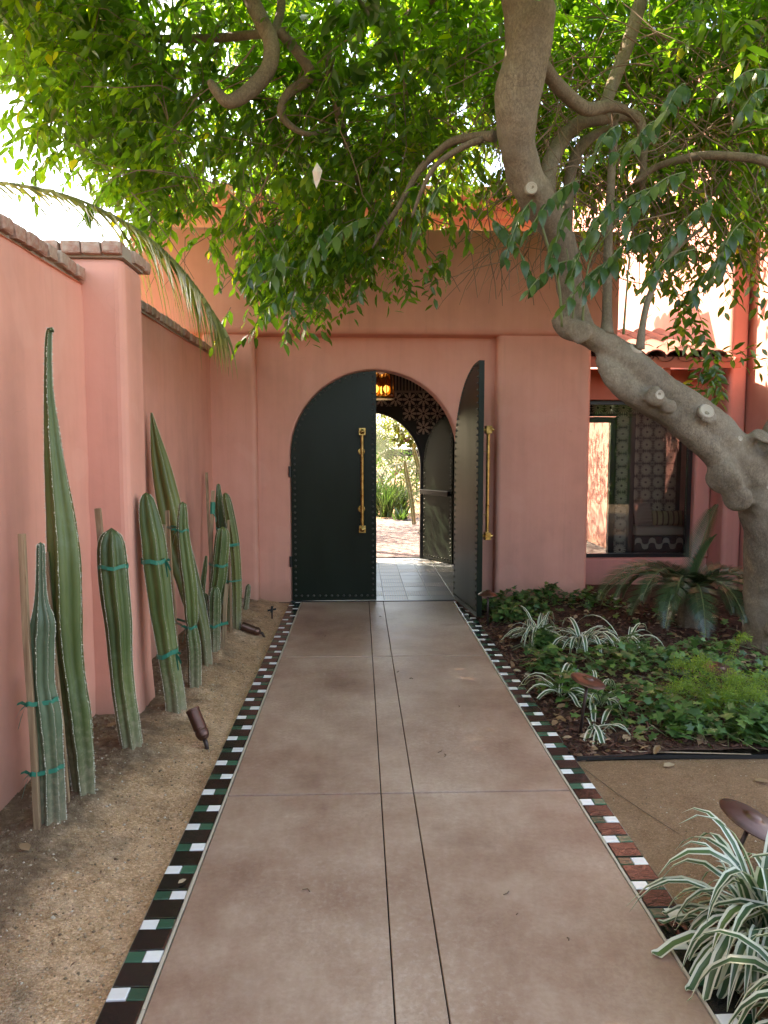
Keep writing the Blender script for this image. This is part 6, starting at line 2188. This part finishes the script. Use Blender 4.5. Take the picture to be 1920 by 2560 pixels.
def palm_frond(rachis, nl, ll, seed, tint):
    S = spline(rachis, 8)
    b = MB()
    n = len(S)
    b.tube([s[:3] for s in S], [.016 * (1 - .8 * i / n) for i in range(n)], 6, m=1)
    rr = random.Random(seed)
    for k in range(nl):
        f = .08 + .92 * k / nl
        i = min(int(f * (n - 1)), n - 2)
        q = Vector(S[i][:3]).lerp(Vector(S[i + 1][:3]), f * (n - 1) - i)
        dd = (Vector(S[i + 1][:3]) - Vector(S[i][:3])).normalized()
        side = dd.cross(Vector((0, 0, 1))).normalized()
        l0 = ll * 1.1 * (math.sin(math.pi * (.22 + .66 * f))) ** .7
        for sg in (-1, 1):
            l = l0 * rr.uniform(.8, 1.15)
            d = (dd * .55 + side * sg * .55 + Vector((0, 0, -.30)) + Vector([rr.gauss(0, .10) for _ in range(3)])).normalized()
            p = q.copy()
            o = len(b.v)
            ns = 6
            for j in range(ns + 1):
                g_ = j / ns
                w = dd.cross(d)
                w = (w.normalized() if w.length > .05 else side)
                ww = .0105 * (1 - g_ ** 2.2) + .001
                b.v += [tuple(p + w * ww), tuple(p - w * ww)]
                p = p + d * l / ns
                d = (d + Vector((0, 0, -.34 - .2 * g_)) * rr.uniform(.8, 1.2)).normalized()
            for j in range(ns):
                b.f.append((o + 2 * j, o + 2 * j + 1, o + 2 * j + 3, o + 2 * j + 2))
                b.m.append(0)
    me = b.mesh('frond', [M['palm'], M['stem_green']], recalc=False)
    at = me.attributes.new('tint', 'FLOAT', 'FACE')
    at.data.foreach_set('value', np.clip(np.random.default_rng(seed).normal(tint, .2, len(me.polygons)), 0, 1).astype(np.float32))
    return link('frond', me, palm)


palm_frond([(-3.8, 5.1, 2.95), (-3.3, 4.9, 3.18), (-2.80, 4.85, 3.29), (-2.343, 4.9, 3.303), (-1.937, 5.0, 3.254), (-1.574, 5.0, 3.092), (-1.362, 5.0, 2.943), (-1.18, 5.0, 2.761), (-1.029, 5.0, 2.546), (-.95, 5.03, 2.40)], 72, .66, 3, .6)
palm_frond([(-3.8, 5.2, 2.9), (-3.3, 5.4, 3.22), (-2.842, 5.5, 3.20), (-2.444, 5.5, 3.08), (-2.109, 5.5, 2.95), (-1.85, 5.5, 2.80)], 44, .48, 4, .85)
palm_frond([(-3.8, 5.2, 2.95), (-4.2, 5.6, 3.5), (-4.9, 6.0, 3.6), (-5.5, 6.3, 3.2)], 40, .5, 5, .4)
palm_frond([(-3.8, 5.2, 2.95), (-4.2, 4.7, 3.5), (-4.8, 4.2, 3.6), (-5.3, 3.8, 3.1)], 40, .5, 6, .4)
palm_frond([(-3.8, 5.2, 2.9), (-3.9, 5.9, 3.4), (-4.0, 6.7, 3.45), (-4.1, 7.3, 3.0)], 40, .5, 7, .4)


# ================================================================== COURTYARD GARDEN SEEN THROUGH THE ARCH
grid_sheet('courtyard', -6, 5.0, 10.52, 17.2, 30, 30, lambda x, y: -.010 + .004 * nz(x, y, 0, 2), M['paving'])
grid_sheet('garden_soil', -10, 12, 16.6, 34, 30, 30, lambda x, y: -.02 + .25 * max(0, min(1, (y - 17) / 4)) + .05 * nz(x, y, 0, .8), M['dirt'])


def bush(name, label, cat, c, r, n, leaf, mat, seed, group=None, wf=1.0, stems=True, up=.2, squash=(1, 1, 1)):
    t = thing(name, label, cat, c, group)
    rg = np.random.default_rng(seed)
    cl = rg.normal(0, 1, (max(6, n // 60), 3))
    cl /= np.linalg.norm(cl, axis=1, keepdims=True)
    cl *= rg.uniform(.45, .95, (len(cl), 1)) * r
    cl *= squash
    idx = rg.integers(0, len(cl), n)
    P = cl[idx] + rg.normal(0, r * .20, (n, 3)) + np.array(c) + (0, 0, r * squash[2] * .8)
    keep = P[:, 2] > .03
    P = P[keep]
    D = (P - np.array(c) - (0, 0, r * .3)) + rg.normal(0, r * .5, P.shape) + (0, 0, up)
    N = rg.normal(0, .5, P.shape) + (0, 0, 1)
    V, F = leaves_arrays(P, D, N, rg.uniform(.6, 1.2, len(P)) * leaf, np.full(len(P), wf))
    link('foliage', fast_mesh('foliage', V, F, M[mat], tint=np.repeat(np.clip(rg.normal(.5, .2, len(P)), 0, 1), 8)), t)['kind'] = 'stuff'
    if stems:
        b = MB()
        for k in range(6):
            e = np.array(c) + cl[k] * .8 + (0, 0, r * squash[2] * .8)
            b.tube([c, tuple((np.array(c) + e) / 2 + rg.normal(0, .05 * r, 3)), tuple(e)], [.03 * r + .004, .02 * r + .003, .005], 6)
        b.build('stems', M['twig'], t, smooth=True)
    return t


def grassy(name, label, cat, c, n, L, W, mat, seed, el=(50, 85), group=None, droop=.10):
    t = thing(name, label, cat, c, group)
    rr = random.Random(seed)
    b = MB()
    tv = []
    for k in range(n):
        az = rr.uniform(0, 6.28)
        e = R(rr.uniform(*el))
        d = Vector((math.cos(az) * math.cos(e), math.sin(az) * math.cos(e), math.sin(e)))
        p = Vector(c) + Vector((rr.gauss(0, .06), rr.gauss(0, .06), 0))
        l = L * rr.uniform(.6, 1.1)
        s = d.cross(Vector((0, 0, 1))).normalized()
        o = len(b.v)
        ns = 5
        for j in range(ns + 1):
            g_ = j / ns
            w = W * (1 - g_ ** 2) + .0006
            b.v += [tuple(p + s * w), tuple(p - s * w)]
            p = p + d * l / ns
            d = (d + Vector((0, 0, -droop))).normalized()
        q = min(1, max(0, rr.gauss(.5, .22)))
        for j in range(ns):
            b.f.append((o + 2 * j, o + 2 * j + 1, o + 2 * j + 3, o + 2 * j + 2))
            b.m.append(0)
            tv.append(q)
    me = b.mesh('blades', M[mat], recalc=False)
    me.attributes.new('tint', 'FLOAT', 'FACE').data.foreach_set('value', np.array(tv, np.float32))
    link('blades', me, t)['kind'] = 'stuff'
    return t


bush('green_shrub', 'dense green climbing shrub behind the garden palm', 'shrub', (.75, 19.5, 0), 1.15, 2600, .11, 'ivy', 41, 'shrubs of the courtyard garden', squash=(1.2, .8, 1.1))
bush('green_shrub', 'dark shrub right of the climbing shrub behind the umbrella', 'shrub', (2.3, 20.5, 0), 1.0, 1600, .12, 'ivy', 42, 'shrubs of the courtyard garden')
bush('silver_shrub', 'silvery flowering shrub by the right jamb of the rear arch', 'shrub', (1.38, 14.6, 0), .52, 2200, .035, 'silver', 43, 'shrubs of the courtyard garden', up=.5, squash=(.8, .8, 1.5))
bush('silver_shrub', 'low silvery plant at the paving edge beside the rear door', 'shrub', (1.12, 12.0, 0), .16, 300, .03, 'silver', 44, 'shrubs of the courtyard garden', up=.3)
grassy('grassy_plant', 'clump of long green blades at the far edge of the courtyard', 'plant', (.62, 16.9, 0), 210, .95, .016, 'bright', 51, group='grassy clumps of the courtyard garden')
grassy('grassy_plant', 'taller clump of blades left of the first clump, half behind the closed door leaf', 'plant', (.30, 17.4, 0), 180, 1.15, .016, 'bright', 52, group='grassy clumps of the courtyard garden')
grassy('grassy_plant', 'blades behind the leaning garden cactus', 'plant', (1.05, 17.6, 0), 180, 1.1, .016, 'bright', 53, group='grassy clumps of the courtyard garden')
grassy('agave', 'low pale agave at the edge of the paving', 'plant', (.95, 16.3, 0), 34, .40, .03, 'bright', 54, (15, 75), droop=.03)
bush('yellow_vine', 'sunlit yellow vine hanging across the top of the rear arch', 'vine', (.75, 11.6, 1.72), .34, 240, .075, 'yellowleaf', 45, up=-.3, wf=2.0, squash=(1.1, .5, .7))
bush('yellow_tree', 'yellowish tree filling the sky beyond the courtyard', 'tree', (.4, 24.0, .1), 2.4, 4200, .16, 'yellowleaf', 46, squash=(1.3, .8, 1.0))
bush('green_tree', 'green tree at the right beyond the courtyard', 'tree', (3.4, 25.0, .1), 2.4, 3600, .17, 'bright', 47, squash=(1.1, .8, 1.1))
bush('green_tree', 'green tree at the left beyond the courtyard', 'tree', (-3.0, 24.0, .1), 2.2, 2400, .17, 'bright', 48, squash=(1.2, .8, 1.1))
ct = bush('courtyard_tree', 'tree in the courtyard that dapples the rear door and far wall', 'tree', (-1.35, 11.9, 3.2), 1.15, 2300, .12, 'leaf', 49, squash=(1.2, 1.0, .8), stems=False)
MB().tube([(-1.6, 12.2, -.05), (-1.55, 12.2, 1.8), (-1.4, 11.95, 4.2)], [.12, .10, .06], 12).build('trunk', M['bark'], ct, smooth=True)
ct2 = bush('courtyard_tree', 'tree behind the wing that dapples the tall pink wall', 'tree', (2.0, 13.6, 2.2), 1.1, 1900, .12, 'leaf', 50, squash=(1.2, 1.2, .9), stems=False)
MB().tube([(2.0, 13.6, -.05), (2.0, 13.6, 1.4), (2.05, 13.55, 2.8)], [.10, .09, .05], 12).build('trunk', M['bark'], ct2, smooth=True)

bush('green_tree', 'unseen broad tree added left of the courtyard to darken door reflections', 'tree', (-4.6, 13.2, .2), 2.1, 3400, .17, 'sago', 55, squash=(.9, 1.2, 1.1))  # hidden tree with dark leaves, added to dim what the doors reflect
bush('green_shrub', 'unseen tall dark shrub added left of the rear arch to dim the rear leaf reflection', 'shrub', (-2.0, 11.7, 0), 1.0, 2600, .10, 'sago', 57, 'shrubs of the courtyard garden', squash=(.8, .8, 1.25))  # hidden shrub added to hide bright courtyard from the rear leaf's reflection
bush('green_shrub', 'unseen dark shrub added at the courtyard left to dim the open leaf reflection', 'shrub', (-1.35, 13.7, 0), .95, 2400, .10, 'sago', 58, 'shrubs of the courtyard garden', squash=(.8, .9, 1.2))  # hidden shrub added to darken the reflection in the open front leaf
ct3 = bush('courtyard_tree', 'tree further back that dapples the courtyard paving', 'tree', (-2.1, 15.4, 2.9), 1.9, 4200, .13, 'leaf', 56, squash=(1.3, 1.2, .6), stems=False)
MB().tube([(-2.6, 15.8, -.05), (-2.55, 15.8, 1.8), (-2.3, 15.6, 4.0)], [.12, .10, .06], 12).build('trunk', M['bark'], ct3, smooth=True)

fan = thing('fan_palm', 'grey green fan palm left of the white umbrella', 'palm tree', (.28, 18.0, 0))
MB().tube([(.28, 18.0, 0), (.28, 18.0, 1.1)], [.14, .12], 10).build('trunk', M['bark'], fan, smooth=True)
rr = random.Random(77)
for k, (az, el, L) in enumerate(((-1.3, 60, .7), (-.6, 35, .8), (-2.2, 30, .8), (0, 10, .8), (3.1, 20, .8), (-1.7, -10, .6), (1.5, 55, .8), (-.9, 75, .9))):
    h = Vector((math.cos(az) * math.cos(R(el)), math.sin(az) * math.cos(R(el)), math.sin(R(el))))
    p = Vector((.28, 18.0, 1.1))
    e = p + h * L * .8
    b = MB()
    b.tube([p, e], [.012, .008], 5)
    s = h.cross(Vector((0, 0, 1))).normalized()
    u = s.cross(h)
    for j in range(30):
        a = R(-125 + 250 * j / 29)
        d = (h * math.cos(a) + s * math.sin(a)).normalized()
        t1, t2 = e + d * .42 + u * .03, e + d * .78 - Vector((0, 0, .16))
        w = d.cross(u).normalized()
        b.add([e, t1 + w * .016, t1 - w * .016, t2], [(0, 1, 2), (1, 3, 2)])
    me = b.mesh('frond', M['silver'], recalc=False)
    me.attributes.new('tint', 'FLOAT', 'FACE').data.foreach_set('value', np.full(len(me.polygons), .35, np.float32))
    link('frond', me, fan)

um = thing('umbrella', 'white market umbrella with a black valance beyond the courtyard', 'umbrella', (1.62, 20.2, .1))
b = MB()
n = 8
for k in range(n):
    a0, a1 = 2 * math.pi * (k + .5) / n, 2 * math.pi * (k + 1.5) / n
    r = .95
    p0, p1 = (1.62 + r * math.cos(a0), 20.2 + r * math.sin(a0), 1.62), (1.62 + r * math.cos(a1), 20.2 + r * math.sin(a1), 1.62)
    b.add([(1.62, 20.2, 2.05), p0, p1], [(0, 1, 2)])
    b.add([(1.62, 20.2, 2.03), (p0[0], p0[1], 1.60), (p1[0], p1[1], 1.60)], [(0, 2, 1)])
b.build('canopy', M['canvas'], um, recalc=False)
b = MB()
for k in range(n):
    a0, a1 = 2 * math.pi * (k + .5) / n, 2 * math.pi * (k + 1.5) / n
    r = .955
    p0, p1 = (1.62 + r * math.cos(a0), 20.2 + r * math.sin(a0)), (1.62 + r * math.cos(a1), 20.2 + r * math.sin(a1))
    b.add([(*p0, 1.63), (*p1, 1.63), (*p1, 1.44), (*p0, 1.44)], [(0, 1, 2, 3)])
b.build('valance', M['canvas_black'], um, recalc=False)
MB().tube([(1.62, 20.2, 0), (1.62, 20.2, 2.12)], .025, 10).build('pole', M['blackmetal'], um, smooth=True)
cg1, _ = cactus('leaning garden cactus with yellow ribs in front of the umbrella', [(1.52, 15.5, 0, .05), (1.36, 15.5, .9, .055), (1.22, 15.5, 1.45, .05), (1.14, 15.5, 1.78, .022)], 6, 'cactus_olive', .6)
cg2, _ = cactus('second garden cactus with yellow ribs left of the umbrella pole', [(1.17, 15.2, 0, .045), (1.10, 15.2, .6, .05), (1.00, 15.2, 1.1, .048), (.96, 15.2, 1.36, .025)], 6, 'cactus_olive', .6)
